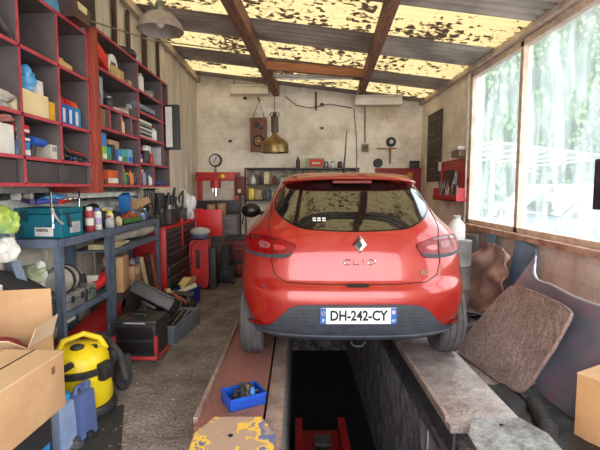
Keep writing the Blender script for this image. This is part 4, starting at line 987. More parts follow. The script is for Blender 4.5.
# bench lower-left: boxes seen under the top, left end (facing camera)
for (x_, y_, z_, sx_, sy, h_, m_, lb) in ((-1.925, 3.146, .60, .16, .14, .13, C(190, 120, 84), 'orange-brown carton with white-blue label at the bench end shelf'), (-1.930, 3.124, .60, .12, .12, .20, tan, 'tan carton standing at the bench end by the wall'),):
    t = thing('small_carton', lb, 'box', (x_, y_, z_+.003)); mb = MB(); mb.bb(-sx_/2, sx_/2, -sy/2, sy/2, 0, h_, .003); mb.build('box', m_, t)
    mb = MB(); mb.bb(-.035, .045, -sy/2-.002, -sy/2, h_*.3, h_*.8); mb.build('paper_label', white, t)
    mb = MB(); mb.bb(-.025, .035, -sy/2-.003, -sy/2-.001, h_*.5, h_*.62); mb.build('blue_print', lblue, t)
heap('paper_bundle', 'crumpled white paper sheet standing on the orange-brown carton', 'paper', (-1.892, 3.124, .74), (.14, .08, .24), white, seed=41)
heap('green_film_pile', 'pale green film bags piled under the bench top by the wall', 'bag', (-1.930, 3.124, .81), (.18, .2, .14), mat('green_film', (140, 160, 120), (186, 190, 160), 9, .5), seed=42)
carton('white flat polystyrene slab under the orange-brown carton', 'box', -1.672, 2.992, 3.190, .515, .0775, offwhite, None, .4)
# under-bench level
for i, (px, y_, h_, m_, lb) in enumerate(((0, 3.62, .12, C(180, 190, 190), 'clear glass jar on the low shelf of the farther bench'), (0, 3.75, .12, grey, 'grey jar next to the clear glass jar on the low shelf'))):
    can(lb, 'jar', -1.74, y_+.35, .145, .045, h_, m_, lgrey, name='glass_jar')
mb = MB(); mb.bb(-1.97, -1.70, 3.9, 4.5, .16, .173); 
tag(mb.build('low_board', bench), 'blue-grey loose board low under the farther bench', 'board')
# red case lying under benches
t = thing('red_trolley_jack', 'long red metal jack lying on the floor under the farther bench', 'jack', (-1.80, 3.45, 0), 0)
mb = MB(); mb.prism([(-.1, -.25, .28), (-.1, .55, .36), (-.1, .75, .42), (-.1, .75, .36), (-.1, .35, .14), (-.1, -.25, .14)], (.2, 0, 0)); mb.bb(-.14, .14, -.3, .2, .06, .16, .01); mb.build('frame', mat('jack_red', (190, 40, 44), (150, 34, 36), 6, .45), t)
for (x_, y_) in ((-.15, -.2), (.15, -.2), (-.15, .15), (.15, .15)): mb = MB(); mb.cyl((x_-.02, y_, .06), (x_+.02, y_, .06), .06, n=18); mb.build('wheel', black, t)
for x_, y_, h_, r_, m_, c_, lb in ((-1.56, 3.10, .34, .05, C(120, 110, 100), dgrey, 'brown glass jar with grey cap by the bench leg'), (-1.52, 3.25, .24, .055, white, white, 'white plastic bottle by the bench leg'), (-1.44, 3.28, .34, .035, C(90, 96, 100), red, 'slim grey aerosol with red cap by the parts case')):
    bottle(lb, 'bottle', x_, y_, .002, r_, h_, m_, c_)
heap('white_sack', 'crumpled white bag on the floor behind the yellow vacuum', 'bag', (-1.80, 2.86, 0), (.16, .2, .34), white, seed=44)
# ------------------------------------------------------------------ black tool trolley with red edges
t = thing('tool_drawer_unit', 'black drawer box with red edge strips standing on the floor', 'tool box', (-1.37, 3.56, 0), math.radians(-3))
t.scale = (.92, .95, .96)
mb = MB(); mb.bb(-.19, .19, 0, .3, .06, .36, .01); mb.build('cabinet_body', black, t)
mb = MB(); mb.bb(-.21, .20, -.005, .32, .04, .075, .004); mb.build('red_base', C(196, 60, 66), t)
mb = MB(); mb.bb(.175, .20, -.008, .04, .075, .26, .004); mb.build('red_corner', C(176, 50, 60), t)
mb = MB(); mb.bb(-.205, -.185, -.008, .04, .075, .26, .004); mb.build('red_corner', C(176, 50, 60), t)
mb = MB(); mb.bb(-.2, .2, -.01, .31, .36, .40, .015); l_ = mb.build('lid', mat('lid_black', (44, 42, 42), (60, 56, 54), 8, .35), t)
mb = MB(); mb.bb(-.10, .10, -.013, -.009, .372, .384); mb.build('lid_script', lgrey, l_)
mb = MB(); mb.tube([(-.06, .1, .40), (-.05, .1, .43), (.05, .1, .43), (.06, .1, .40)], .01); mb.build('handle', black, l_)
for z_ in (.10, .23): mb = MB(); mb.bb(-.17, .17, -.008, 0, z_, z_+.11, .004); mb.build('drawer', mat('drawer_black', (30, 28, 28), rough=.35), t)
for x_ in (-.15, .15): mb = MB(); mb.cyl((x_-.015, .04, .022), (x_+.015, .04, .022), .021, n=16); mb.build('caster', steel, t)
for x_ in (-.15, .15): mb = MB(); mb.cyl((x_-.015, .27, .022), (x_+.015, .27, .022), .021, n=16); mb.build('caster', steel, t)
# crate and black case behind it
t = thing('grey_crate', 'grey plastic crate with metal bars beside the black drawer box', 'crate', (-1.30, 4.35, 0), math.radians(-8))
mb = MB()
for a in ((-.13, .17, -.3, .35, 0, .012), (-.13, -.115, -.3, .35, .012, .18), (.155, .17, -.3, .35, .012, .18), (-.13, .17, -.3, -.285, .012, .18), (-.13, .17, .335, .35, .012, .18)): mb.bb(*a)
mb.bb(.165, .178, -.31, .36, .165, .185); mb.build('crate_body', mat('crate_grey', (118, 122, 132), (96, 100, 110), 7, .5), t)
for i in range(3): mb = MB(); mb.tube([(-.05+i*.07, -.24, .05), (-.04+i*.06, .28, .16)], .02, 10); tag(mb.build('steel_bar', steel), ('worn steel bar nearest the wall in the grey crate', 'middle worn steel bar in the grey crate', 'worn steel bar nearest the aisle in the grey crate')[i], 'bar', 'steel bars in the grey crate', loc=(-1.30, 4.35, 0), rz=math.radians(-8))
t = thing('black_power_case', 'scuffed black plastic case leaning open between bench and crate', 'case', (-1.42, 4.2, .13), math.radians(10))
R_ = Matrix.Rotation(math.radians(-22), 3, 'X') @ Matrix.Rotation(math.radians(30), 3, 'Y')
mb = MB(); mb.box((0, .1, .25), (.44, .50, .12), R_, .02); mb.build('case_body', mat('scuffed_black', (74, 70, 70), (52, 50, 50), 6, .5), t)
mb = MB(); mb.box((.03, .1, .315), (.38, .44, .012), R_, .004); mb.build('lid_panel', mat('scuffed_panel', (92, 88, 86), (62, 58, 58), 5, .5), t)
mb = MB(); mb.box((-.02, -.18, .26), (.14, .03, .03), R_, .01); mb.build('handle', black, t)
# cartons + frames in the gap under farther bench
carton('upright brown cardboard box under the farther bench', 'box', -1.68, 4.05, 4.30, .50, .34, card, None, .18, lab=None, tilt=.15)
mb = MB(); mb.bb(-.2, .1, -.2, .4, 0, .35); tag(mb.build('low_cupboard_box', mat('crate_brown', (90, 70, 60), (60, 48, 44), 4, .8)), 'dark brown wooden crate under the farther bench, carrying the boxes', 'crate', loc=(-1.80, 4.30, .145))  # dark brown is the crate's own colour
carton('small brown carton with pale label beside the upright box', 'box', -1.66, 4.34, 4.52, .50, .20, C(180, 140, 110), None, .16, lab=cream)
rs = random.Random(5)
for i in range(6):
    mb = MB(); m_ = [tan, cream, C(170, 90, 60), dgrey, C(200, 190, 160), wood][i]
    a = Vector((-1.48+.03*i, 4.85+.05*i, .20+.02*i)); mb.box((0, 0, 0), (.05, .34, .02), Matrix.Rotation(.5+.15*i, 3, 'X') @ Matrix.Rotation(.5*i, 3, 'Z'), .003)
    tag(mb.build('wood_strip', m_), ('tan wooden strip, lowest in the pile by the tool chest', 'cream wooden strip in the pile by the tool chest', 'reddish wooden strip in the pile by the tool chest', 'dark wooden strip in the pile by the tool chest', 'pale wooden strip in the pile by the tool chest', 'brown wooden strip, topmost in the pile by the tool chest')[i], 'wood strip', 'wood strips heaped by the tool chest', loc=a)
heap('sack_pile', 'dark greasy rag heap at the foot of the red tool chest', 'rag heap', (-1.50, 5.0, 0), (.24, .5, .30), mat('greasy', (90, 80, 70), (50, 46, 44), 10, .9), seed=50)
t = thing('blue_bin', 'small bright blue storage bin with yellow cloth, on the floor', 'storage bin', (-1.42, 5.5, 0), -.1)
mb = MB(); mb.prism([(-.11, -.16, .0), (.11, -.16, 0), (.13, -.18, .22), (-.13, -.18, .22)], (0, .32, 0)); mb.build('bin_body', C(30, 50, 170), t)
heap('yellow_cloth', 'pale yellow cloth stuffed into the blue storage bin', 'cloth', (-1.42, 5.5, .19), (.2, .3, .16), mat('pale_yellow', (226, 206, 130), (200, 176, 100), 8, .9), seed=51)
# ------------------------------------------------------------------ red roller chest
CHX = -1.62
t = thing('tool_chest', 'large red tool chest with black drawers against the wall', 'tool chest', (CHX, 5.26, 0))
W_ = 1.55
mb = MB(); mb.bb(-.38, 0, 0, W_, .12, .98, .006); mb.build('cabinet_body', mat('chest_dark', (48, 46, 46), (36, 34, 34), 6, .5), t)
mb = MB(); mb.bb(-.38, .02, -.045, .0, .12, 1.0, .006); mb.build('red_side', red, t)
mb = MB(); mb.bb(-.38, .02, W_, W_+.045, .12, 1.0, .006); mb.build('red_side', red, t)
mb = MB(); mb.bb(-.38, .02, -.045, W_+.045, .985, 1.02, .006); mb.build('red_top', red, t)
mb = MB(); mb.bb(-.02, .018, W_/2-.02, W_/2+.02, .68, 1.08, .004); mb.build('red_divider', red, t)
for col_, (a, b) in enumerate(((.02, W_/2-.03), (W_/2+.03, W_-.02))):
    for z_, h_ in ((.915, .06), (.84, .065), (.765, .065), (.69, .065)):
        mb = MB(); mb.bb(-.02, .008, a, b, z_, z_+h_, .004); d_ = mb.build('drawer', black, t)
        mb = MB(); mb.bb(.008, .016, a+.04, b-.04, z_+h_-.016, z_+h_-.006, .002); mb.build('handle', steel, d_)
for z_, h_ in ((.55, .12), (.40, .13), (.22, .16)):
    mb = MB(); mb.bb(-.02, .04 if h_ > .12 else .01, .02, W_-.02, z_, z_+h_, .005); d_ = mb.build('drawer', black, t)
    mb = MB(); mb.bb(.04 if h_ > .12 else .01, .052 if h_ > .12 else .02, .1, W_-.1, z_+h_-.02, z_+h_-.008, .002); mb.build('handle', steel, d_)
for y_ in (.1, W_-.1): mb = MB(); mb.cyl((-.06, y_, .06), (-.0, y_, .06), .06, n=18); mb.build('caster', black, t); mb = MB(); mb.cyl((-.36, y_, .06), (-.30, y_, .06), .06, n=18); mb.build('caster', black, t)
# red open cabinet panel beyond the chest
t = thing('red_cabinet', 'bright red metal cabinet standing beyond the tool chest', 'cabinet', (-1.62, 7.2, 0))
mb = MB(); mb.bb(-.28, .0, -.2, .25, .0, 1.15, .006); mb.build('cabinet_body', red, t)
mb = MB(); mb.bb(0, .40, -.215, -.2, .72, 1.15, .004); mb.build('door', mat('door_red', (226, 30, 34), (206, 28, 32), 4, .4), t)
for x_ in (-1.40,):
    t = thing('grey_tool_bag', 'grey-white folded cover lying on the red upright unit', 'cover', (-1.42, 6.28, .79)); mb = MB(); mb.sphere((0, 0, .07), .13, (1.2, 1, .55)); mb.crumple(.01, 14); mb.build('cover_cloth', lgrey, t); mb = MB(); mb.sphere((0, -.02, .0), .12, (1.15, .9, .4)); mb.build('blue_lining', C(80, 90, 130), t)
t = thing('jump_starter', 'red upright unit with black slot handle standing on the floor', 'garage machine', (-1.44, 6.25, 0), .0)
mb = MB(); mb.prism([(-.14, 0, .08), (.10, 0, .02), (.14, 0, .12), (.14, 0, .68), (.10, 0, .74), (-.10, 0, .74), (-.14, 0, .68)], (0, .2, 0)); mb.build('housing', mat('machine_red', (206, 44, 40), (180, 38, 34), 5, .4), t)
mb = MB(); mb.bb(-.04, .02, -.008, .0, .32, .60, .003); mb.build('slot', black, t)
mb = MB(); mb.bb(.14, .24, .02, .18, .02, .62, .01); mb.build('black_side', black, t)
mb = MB(); mb.tube([(-.1, -.02, .05), (-.12, -.02, .3), (-.1, -.02, .66), (-.02, -.02, .72)], .008); mb.build('front_cable', dgrey, t)
mb = MB(); mb.cyl((-.1, .06, .05), (-.06, .06, .05), .05, n=16); mb.cyl((.08, .06, .05), (.12, .06, .05), .05, n=16); mb.build('wheel', black, t)
t = thing('black_floor_machine', 'black vacuum-like machine behind the red upright unit', 'garage machine', (-1.12, 6.75, 0))
mb = MB(); mb.sphere((0, 0, .16), .17, (1, 1.2, .9)); mb.bb(-.06, .06, -.1, .1, .2, .62, .02); mb.build('housing', blackr, t)
mb = MB(); mb.tube([(0.02, 0, .6), (.14, -.05, .5), (.16, -.15, .2), (.05, -.25, .05)], .018); mb.build('hose', black, t)
mb = MB(); mb.cyl((-.14, -.1, .07), (-.1, -.1, .07), .07, n=18); mb.cyl((.1, -.1, .07), (.14, -.1, .07), .07, n=18); mb.build('wheel', black, t)
# stuff on chest: engine-like black parts, white bags
rs = random.Random(11)
lbs = ['black gearbox lump on the tool chest, nearest the bench', 'black pump lump on the tool chest, second from the bench', 'black motor lump in the middle of the tool chest', 'black bracket lump on the tool chest, near its far end', 'black carburettor lump at the far end of the tool chest']
for i in range(5):
    t = thing('engine_part', lbs[i], 'engine part', (-1.78+rs.uniform(-.05, .05), 5.36+i*.26, 1.022), rs.uniform(-.5, .5), 'greasy parts on the tool chest')
    t.scale = (1.25, 1.35, 1.45+.25*(i % 2))
    mb = MB(); mb.box((0, 0, .06), (.2, .14, .12), None, .02); mb.cyl((-.05, 0, .1), (-.05, 0, .2+.04*(i % 3)), .04); mb.crumple(.012, 14); mb.build('casting', mat('greasy_black', (46, 42, 42), (74, 68, 66), 12, .5, .3), t)
    mb = MB(); mb.tube([(.05, -.05, .1), (.06, .0, .22+.02*i), (.02, .08, .24), (0, .1, .12)], .012); mb.build('pipe', dgrey, t)
    mb = MB(); mb.lathe([(.0, .0), (.035, .0), (.035, .03), (0, .03)], (.06, .0, .12), 'Z', 14); mb.build('pulley', steel, t)
t = thing('black_chair_frame', 'black slatted metal frame standing behind the bench end', 'metal frame', (-1.78, 5.0, BT+.002))
t.scale = (1, 1.2, 1.0)
mb = MB()
for i in range(5): mb.tube([(0, i*.07, 0), (0.02, i*.07, .34)], .012)
mb.tube([(0.02, -.02, .34), (.02, .3, .34)], .014); mb.tube([(0, -.02, .1), (0, .3, .1)], .012); mb.build('frame', black, t)
wbm = mat('white_bag_film', (232, 230, 226), (200, 198, 198), 7, .4)
heap('white_plastic_bag', 'tall white plastic bag hanging before the red cabinet', 'bag', (-1.72, 6.66, 1.022), (.28, .26, .46), wbm, seed=60)
heap('white_plastic_bag', 'smaller white plastic bag on the end of the tool chest', 'bag', (-1.85, 6.42, 1.022), (.2, .26, .36), wbm, seed=61)
# ------------------------------------------------------------------ shop press
t = thing('shop_press', 'red hydraulic shop press with gauge against the back wall', 'shop press', (-1.52, 8.35, 0))
mb = MB()
for s in (-1, 1): mb.bb(s*.39-(.07 if s > 0 else 0), s*.39+(0 if s > 0 else .07), -.08, .08, 0, 1.66, .004)
mb.build('uprights', red, t)
mb = MB(); mb.bb(-.42, .42, -.10, .10, 1.64, 1.80, .006); mb.build('top_beam', red, t)
for x_ in (-.37, .37): mb = MB(); mb.cyl((x_, -.105, 1.74), (x_, .105, 1.74), .03, n=12); mb.build('bolt', dgrey, t)
mb = MB(); mb.cyl((-.05, 0, 1.50), (-.05, 0, 1.66), .10, n=20); mb.build('jack_housing', red, t)
mb = MB(); mb.cyl((-.05, 0, 1.34), (-.05, 0, 1.50), .035, n=14); mb.cyl((-.02, -.08, 1.42), (-.02, -.08, 1.5), .012); mb.cyl((-.09, -.08, 1.42), (-.09, -.08, 1.5), .012); mb.build('ram', chrome, t)
mb = MB(); mb.bb(-.42, .42, -.12, .12, 1.0, 1.26, .006); mb.build('bed', black, t)
mb = MB(); mb.cyl((-.05, 0, 1.8), (-.05, 0, 1.90), .02); mb.build('gauge_pipe', brass, t)
g_ = MB(); g_.lathe([(.115, .02), (.115, -.03), (.11, -.045), (.098, -.045), (.098, -.030)], (-.05, 0, 2.03), 'Y', 28, False); g_.lathe([(.13, .02), (0, .02)], (-.05, 0, 2.03), 'Y', 28, False); g_ = g_.build('gauge', dgrey, t)
mb = MB(); mb.lathe([(.104, -.032), (0, -.032)], (-.05, 0, 2.03), 'Y', 28); mb.build('dial', white, g_)
mb = MB(); mb.tube([(-.05, -.04, 2.03), (-.01, -.04, 2.10)], .006); mb.tube([(-.05, -.04, 2.03), (-.08, -.04, 1.98)], .006); mb.build('needle', black, g_)
mb = MB(); mb.sphere((.10, -.105, 1.72), .045, (1, .3, .9)); mb.build('yellow_sticker', yellow, t)
mb = MB(); mb.tube([(.33, 0, 1.7), (.5, 0, 1.5), (.52, 0, 1.1), (.45, 0, .8)], .012); mb.build('hose', black, t)
mb = MB(); mb.bb(-.38, .45, -.25, .25, 0.0, .08, .01); mb.build('foot_frame', red, t)
for i, (x_, w_, h_, lb) in enumerate(((-.14, .14, .18, 'small tan carton on the cabinet before the press'), (.04, .14, .20, 'second tan carton before the press, beside the first'))):
    t = thing('tan_carton', lb, 'box', (-1.42+x_, 7.9, 1.02)); mb = MB(); mb.bb(-w_/2, w_/2, -.08, .08, 0, h_, .004); mb.build('box', C(170, 128, 92), t); mb = MB(); mb.bb(-.02, .02, -.082, -.08, .02, h_-.02); mb.build('tape', tan, t)
t = thing('grey_drawer_cabinet', 'grey small-parts drawer cabinet standing before the shop press', 'drawer cabinet', (-1.30, 7.9, 0))
mb = MB(); mb.bb(-.26, .22, -.15, .2, 0, 1.018, .006); mb.build('cabinet_body', mat('dust_grey', (110, 104, 102), (84, 80, 80), 6, .6), t)
for i in range(4): mb = MB(); mb.bb(-.24, .20, -.162, -.15, .12+.22*i, .32+.22*i, .004); d_ = mb.build('drawer', mat('drawer_grey', (130, 122, 120), (104, 98, 96), 6, .6), t); k_ = MB(); k_.bb(-.06, .04, -.175, -.162, .24+.22*i, .26+.22*i, .003); k_.build('handle', steel, d_)
t = thing('red_low_drawers', 'low dark red drawer unit with black top, at the car side', 'drawer cabinet', (-.98, 7.3, 0))
mb = MB(); mb.bb(-.22, .24, -.15, .25, .30, .62, .006); mb.bb(-.22, .24, -.15, .25, .04, .22, .006); mb.build('cabinet_body', dred, t)
for z_ in (.34, .43, .52): mb = MB(); mb.bb(-.2, .22, -.16, -.15, z_, z_+.07, .003); mb.build('drawer', mat('drawer_dred', (120, 30, 34), (96, 26, 30), 6, .5), t)
mb = MB(); mb.bb(-.24, .26, -.17, .27, .62, .68, .006); mb.build('black_top', black, t); mb = MB(); mb.bb(-.2, .22, -.13, .23, .22, .3); mb.build('inner_frame', black, t)
for x_ in (-.15, .15): mb = MB(); mb.cyl((x_, -.1, .03), (x_+.03, -.1, .03), .03); mb.build('caster', black, t)
# ------------------------------------------------------------------ back bench rack behind the car
t = thing('parts_rack', 'metal-framed rack crowded with small items on the back wall', 'rack', (-1.02, 8.45, 1.27))
mb = MB(); mb.bb(0, 2.25, 0, .42, -.03, 0, .004); mb.build('lower_board', dgrey, t)
mb = MB(); mb.bb(0, 2.25, .02, .42, .60, .625, .004); mb.build('upper_board', dgrey, t)
mb = MB(); mb.bb(.0, 2.25, .40, .42, 0, .6); mb.build('back_sheet', mat('back_sheet', (196, 184, 162), (120, 110, 96), 9, .8), t)
for x_ in (0.01, 1.12, 2.22): mb = MB(); mb.bb(x_-.015, x_+.015, .0, .03, -1.27, .6); mb.build('post', dgrey, t)
mb = MB(); mb.bb(0.02, 2.22, 0, .4, .29, .30); mb.build('middle_board', dgrey, t)
rs = random.Random(21)
pal = [white, dgrey, cream, C(120, 60, 50), C(90, 110, 140), offwhite, C(150, 140, 100), steel, red, tan, lgrey, C(90, 80, 60), yellow]
adjs = {0: 'white', 1: 'dark grey', 2: 'cream', 3: 'brown-red', 4: 'blue-grey', 5: 'off-white', 6: 'olive', 7: 'steel', 8: 'red', 9: 'tan', 10: 'light grey', 11: 'dark olive', 12: 'yellow'}
used = {}
for lv, z_ in ((0, 1.273), (1, 1.573)):
    x_ = -.95
    seq = [0, 1, 2, 3, 10, 5, 4, 7, 8, 9, 6, 11, 12] if lv else [12, 9, 4, 2, 0, 3, 1, 5, 7, 6, 10, 8, 11]
    for k_ in seq:
        w_ = rs.uniform(.10, .15); h_ = rs.uniform(.14, .25); kind = (k_+lv) % 3
        where = 'on the upper level of the back rack' if lv else 'on the lower level of the back rack'
        if kind == 0:
            carton('%s small box %s' % (adjs[k_], where), 'box', x_+w_/2+.05, 8.5, 8.5+w_, z_, h_, pal[k_], pal[(k_+4) % 13], w_, 'small items on the back rack')
        elif kind == 1:
            bottle('%s bottle %s' % (adjs[k_], where), 'bottle', x_+.08, 8.56, z_, w_*.36, h_, pal[k_], pal[(k_+2) % 13], 'small items on the back rack')
        else:
            can('%s tin %s' % (adjs[k_], where), 'tin', x_+.08, 8.56, z_, w_*.42, h_*.8, pal[k_], pal[(k_+7) % 13], 'small items on the back rack', 'oil_tin')
        x_ += w_+.022
# small things on the very top of rack
a = atY(376, 160, 8.6)
for (px, w_, h_, m_, b_, lb) in ((315, .36, .19, C(150, 170, 130), red, 'green-edged box with red print on top of the back rack'), ):
    p = atY(px, 167, 8.6); t = thing('printed_box', lb, 'box', (p.x, 8.62, 1.897)); mb = MB(); mb.bb(-w_/2, w_/2, -.08, .08, 0, h_, .004); mb.build('box', m_, t); mb = MB(); mb.bb(-w_/2+.06, w_/2-.01, -.083, -.08, .02, h_-.02); mb.build('red_print', C(214, 60, 40), t)
    mb = MB(); mb.bb(-.06, .10, -.085, -.083, .07, .11); mb.build('pale_print', cream, t)
bottle('thin dark oiler standing on top of the back rack', 'oiler', atY(298, 167, 8.6).x, 8.62, 1.897, .04, .22, dgrey, dgrey, name='oiler')
for px, m_, lb in ((333, white, 'white small jar on top of the back rack, near the car aerial'), (340, dgrey, 'dark small jar on top of the back rack, near the car aerial'), (326, steel, 'steel small jar on top of the back rack, near the printed box')):
    can(lb, 'jar', atY(px, 167, 8.6).x, 8.6, 1.897, .05, .13, m_, dgrey, 'jars on top of the back rack', 'small_jar')
t = thing('wall_switch_box', 'dark red switch box at the near end of the back rack', 'switch box', (-1.10, 8.3, 1.36)); mb = MB(); mb.bb(-.1, .1, -.06, .06, 0, .36, .03); mb.build('box', C(110, 40, 40), t); mb = MB(); mb.bb(-.03, .03, -.07, -.06, .05, .12); mb.build('indicator', cream, t); mb = MB(); mb.bb(-.02, .02, -.03, .03, -1.36, 0); mb.build('stand_tube', dgrey, t)
# red peg board on the back wall
t = thing('red_tool_board', 'dull red tool board on the back wall by the corner', 'tool board', (1.62, 8.97, .85))
mb = MB(); mb.bb(0, .95, -.02, .028, 0, 1.06, .003); mb.build('board', dred, t)
for i in range(9): mb = MB(); mb.cyl((.08+i*.1, -.02, .98), (.08+i*.1, -.05, .98), .006, n=8); mb.build('peg', steel, t)
t = thing('spirit_level', 'orange and yellow spirit level hanging on the red board', 'spirit level', (2.33, 8.93, 1.40)); mb = MB(); mb.bb(-.05, .05, -.02, .015, 0, .42, .004); mb.build('level_body', C(226, 160, 50), t); mb = MB(); mb.bb(-.02, .02, -.024, -.02, .08, .14); mb.bb(-.02, .02, -.024, -.02, .28, .34); mb.build('vial_window', dgrey, t)
t = thing('black_wall_box', 'small black box at the top edge of the red board', 'wall fitting', (2.42, 8.93, 1.90)); mb = MB(); mb.bb(-.1, .1, -.04, .025, 0, .16, .006); mb.build('box', black, t); mb = MB(); mb.bb(-.06, .06, -.045, -.04, .03, .1); mb.build('front_plate', dgrey, t)
t = thing('angle_bracket', 'thin rusty shelf bracket on the back wall under the sooty cover', 'bracket', (1.85, 8.96, 2.0)); mb = MB(); mb.bb(-.2, .2, -.05, .03, .30, .32); mb.bb(.06, .09, -.02, .03, 0, .32); mb.build('bracket', C(170, 112, 60), t)
# dark board with writing marks on right wall
t = thing('tool_poster', 'tall dark board with faint marks on the window-side wall', 'board', (2.575, 7.70, 1.62))
mb = MB(); mb.bb(-.025, 0, 0, .80, 0, 1.28, .004); mb.build('board', mat('slate_dark', (64, 58, 56), (84, 76, 72), 7, .7), t)
rs = random.Random(9)
mb = MB()
for r_ in range(9):
    for c_ in range(4):
        y_ = .08+c_*.18; z_ = .1+r_*.13; mb.bb(-.028, -.025, y_, y_+rs.uniform(.04, .13), z_, z_+.02)
mb.build('chalk_marks', mat('chalk', (140, 130, 122), rough=.9), t)
# red wall rack with tools on right wall
t = thing('red_wall_rack', 'red metal wall rack full of hand tools beside the window', 'tool rack', (2.57, 6.48, 1.30))
mb = MB(); mb.bb(-.02, 0, 0, 1.12, 0, .62, .003); mb.build('back_sheet', mat('rack_red', (196, 56, 60), (160, 46, 50), 6, .5), t)
mb = MB(); mb.bb(-.17, -.02, 0, 1.12, 0, .015); mb.bb(-.17, -.16, 0, 1.12, .0, .09); mb.build('tray', mat('tray_red', (206, 50, 56), (180, 44, 48), 6, .45), t)
mb = MB(); mb.tube([(-.03, 0.02, 0), (-.03, 0.02, .60), (-.03, .06, .64), (-.03, 1.06, .64), (-.03, 1.10, .60), (-.03, 1.10, 0)], .014); mb.build('frame_tube', red, t)
mb = MB(); mb.bb(-.16, -.02, 0, .01, .015, .2); mb.build('end_plate', red, t); mb = MB(); mb.bb(-.16, -.02, 1.11, 1.12, .015, .2); mb.build('end_plate', red, t)
mb = MB(); mb.bb(-.025, -.02, .55, .95, .25, .5); mb.build('grey_mesh', dgrey, t)
gt = 'hand tools standing in the red wall rack'
tl_ = [('orange-handled chisel in the red wall rack', orange, .34, .36), ('wide tan brush in the red wall rack', tan, .22, .46), ('black-handled pliers at the window end of the red rack', black, .2, .10), ('long steel spanner at the window end of the red rack', steel, .4, .17), ('dark grey spanner, third from the window end', dgrey, .42, .24),
       ('steel file in the middle of the red rack', steel, .36, .55), ('white-capped screwdriver in the red rack', white, .28, .66), ('black screwdriver near the corner end of the red rack', black, .3, .78), ('grey wrench near the corner end of the red rack', grey, .26, .88), ('blue-grey scraper at the corner end of the red rack', bench, .3, .98), ('brown wooden mallet in the red rack', wood, .3, .42), ('black shears beside the long spanner', black, .45, .30)]
for lb, m_, h_, y_ in tl_:
    q = thing('hand_tool', lb, 'hand tool', (2.57-.10, 6.52+y_, 1.317), 0, gt)
    mb = MB(); mb.tube([(0, 0, 0), (.02, 0, h_*.55)], [.012, .016], 8); mb.build('handle', m_, q)
    mb = MB(); mb.tube([(.02, 0, h_*.55), (.045, .01, h_)], [.008, .012], 8); mb.sphere((.045, .01, h_), .022, (.5, 1, 1.3), 1); mb.build('blade', steel if m_ != steel else dgrey, q)
t = thing('wall_clock_light', 'small white-capped battery lamp on the wall above the red rack', 'wall lamp', (2.57, 6.78, 1.98)); mb = MB(); mb.bb(-.10, 0, -.16, .16, 0, .10, .015); mb.build('housing', C(140, 120, 90), t); mb = MB(); mb.bb(-.12, 0, -.18, .18, .10, .16, .02); mb.build('cap', white, t)
t = thing('heat_gun', 'white and black hanging hose nozzle beside the dark board', 'nozzle', (2.54, 7.62, 1.50)); mb = MB(); mb.tube([(0, 0, .45), (-.02, 0, .3)], [.05, .03], 12); mb.build('white_cup', white, t); mb = MB(); mb.tube([(-.02, 0, .3), (0, 0, .05), (.0, .1, -.2)], [.02, .03, .02]); mb.build('stem', black, t)
t = thing('red_diamond_sign', 'small red diamond shape hanging at the window end of the rack', 'sign', (2.55, 6.49, 1.60)); mb = MB(); mb.prism([(0, -.09, 0), (0, 0, -.14), (0, .09, 0), (0, 0, .14)], (.012, 0, 0)); mb.build('plate', C(200, 60, 60), t); mb = MB(); mb.prism([(-.002, -.05, 0), (-.002, 0, -.08), (-.002, .05, 0), (-.002, 0, .08)], (.002, 0, 0)); mb.build('centre', dred, t)
mb = MB(); mb.tube([(2.55, 6.50, 3.2), (2.54, 6.47, 2.6), (2.55, 6.50, 2.2), (2.53, 6.46, 1.8), (2.55, 6.5, 1.2), (2.53, 6.48, .9)], .012); mb.tube([(2.55, 6.54, 3.2), (2.54, 6.52, 2.4), (2.56, 6.54, 1.9)], .008); tag(mb.build('window_cable', white), 'white cable running down beside the window frame', 'cable')
# ------------------------------------------------------------------ more clutter along the left wall
whb = MB(); whb.bb(-2.04, -2.02, 1.0, 5.6, 1.0, 1.5); struct('trim_5', whb, mat('white_wall_strip', (214, 212, 208), (170, 166, 160), 4, .8))
t = thing('socket_rail', 'dark rail with a row of pale round caps on the wall above the teal case', 'rail', (-1.98, 2.95, 1.44))
mb = MB(); mb.bb(-.03, 0, -.3, .9, -.02, .02, .003); mb.build('rail_bar', dgrey, t)
for i in range(8): mb = MB(); mb.cyl((-.0, -.22+i*.14, 0), (.05, -.22+i*.14, 0), .024); mb.build('cap', (offwhite, dgrey, white)[i % 3], t)
t = thing('white_gutter', 'long white plastic gutter lying along the wall under the shelves', 'gutter', (-1.90, 4.25, BT+.26)); mb = MB(); mb.bb(-.06, .05, -.75, .7, 0, .012); mb.bb(-.06, -.05, -.75, .7, 0, .06); mb.bb(.04, .05, -.75, .7, 0, .06); mb.build('channel', white, t); mb = MB(); mb.bb(-.06, .05, -.76, -.75, 0, .06); mb.build('end_cap', lgrey, t)
for i, (y_, z_, l_, m_, lb) in enumerate(((3.62, 1.45, .24, black, 'black handled saw hanging under the brown post'), (3.98, 1.46, .30, dgrey, 'dark pry lever hanging under the farther shelf bank'), (4.3, 1.45, .26, steel, 'steel rod hanging under the farther shelf bank'), (4.75, 1.44, .34, black, 'black clamp hanging near the end of the shelf bank'))):
    t = thing('hanging_tool', lb, 'hand tool', (-1.90, y_, z_), 0, 'tools hung under the shelves'); mb = MB(); mb.tube([(0, 0, 0), (.02, l_*.5, -.02)], [.016, .02], 8); mb.build('handle', m_, t); mb = MB(); mb.tube([(.02, l_*.5, -.02), (.02, l_, -.05)], [.008, .012], 6); mb.build('blade', steel, t)
rs = random.Random(91)
gy = 'small bottles along the bench edge'
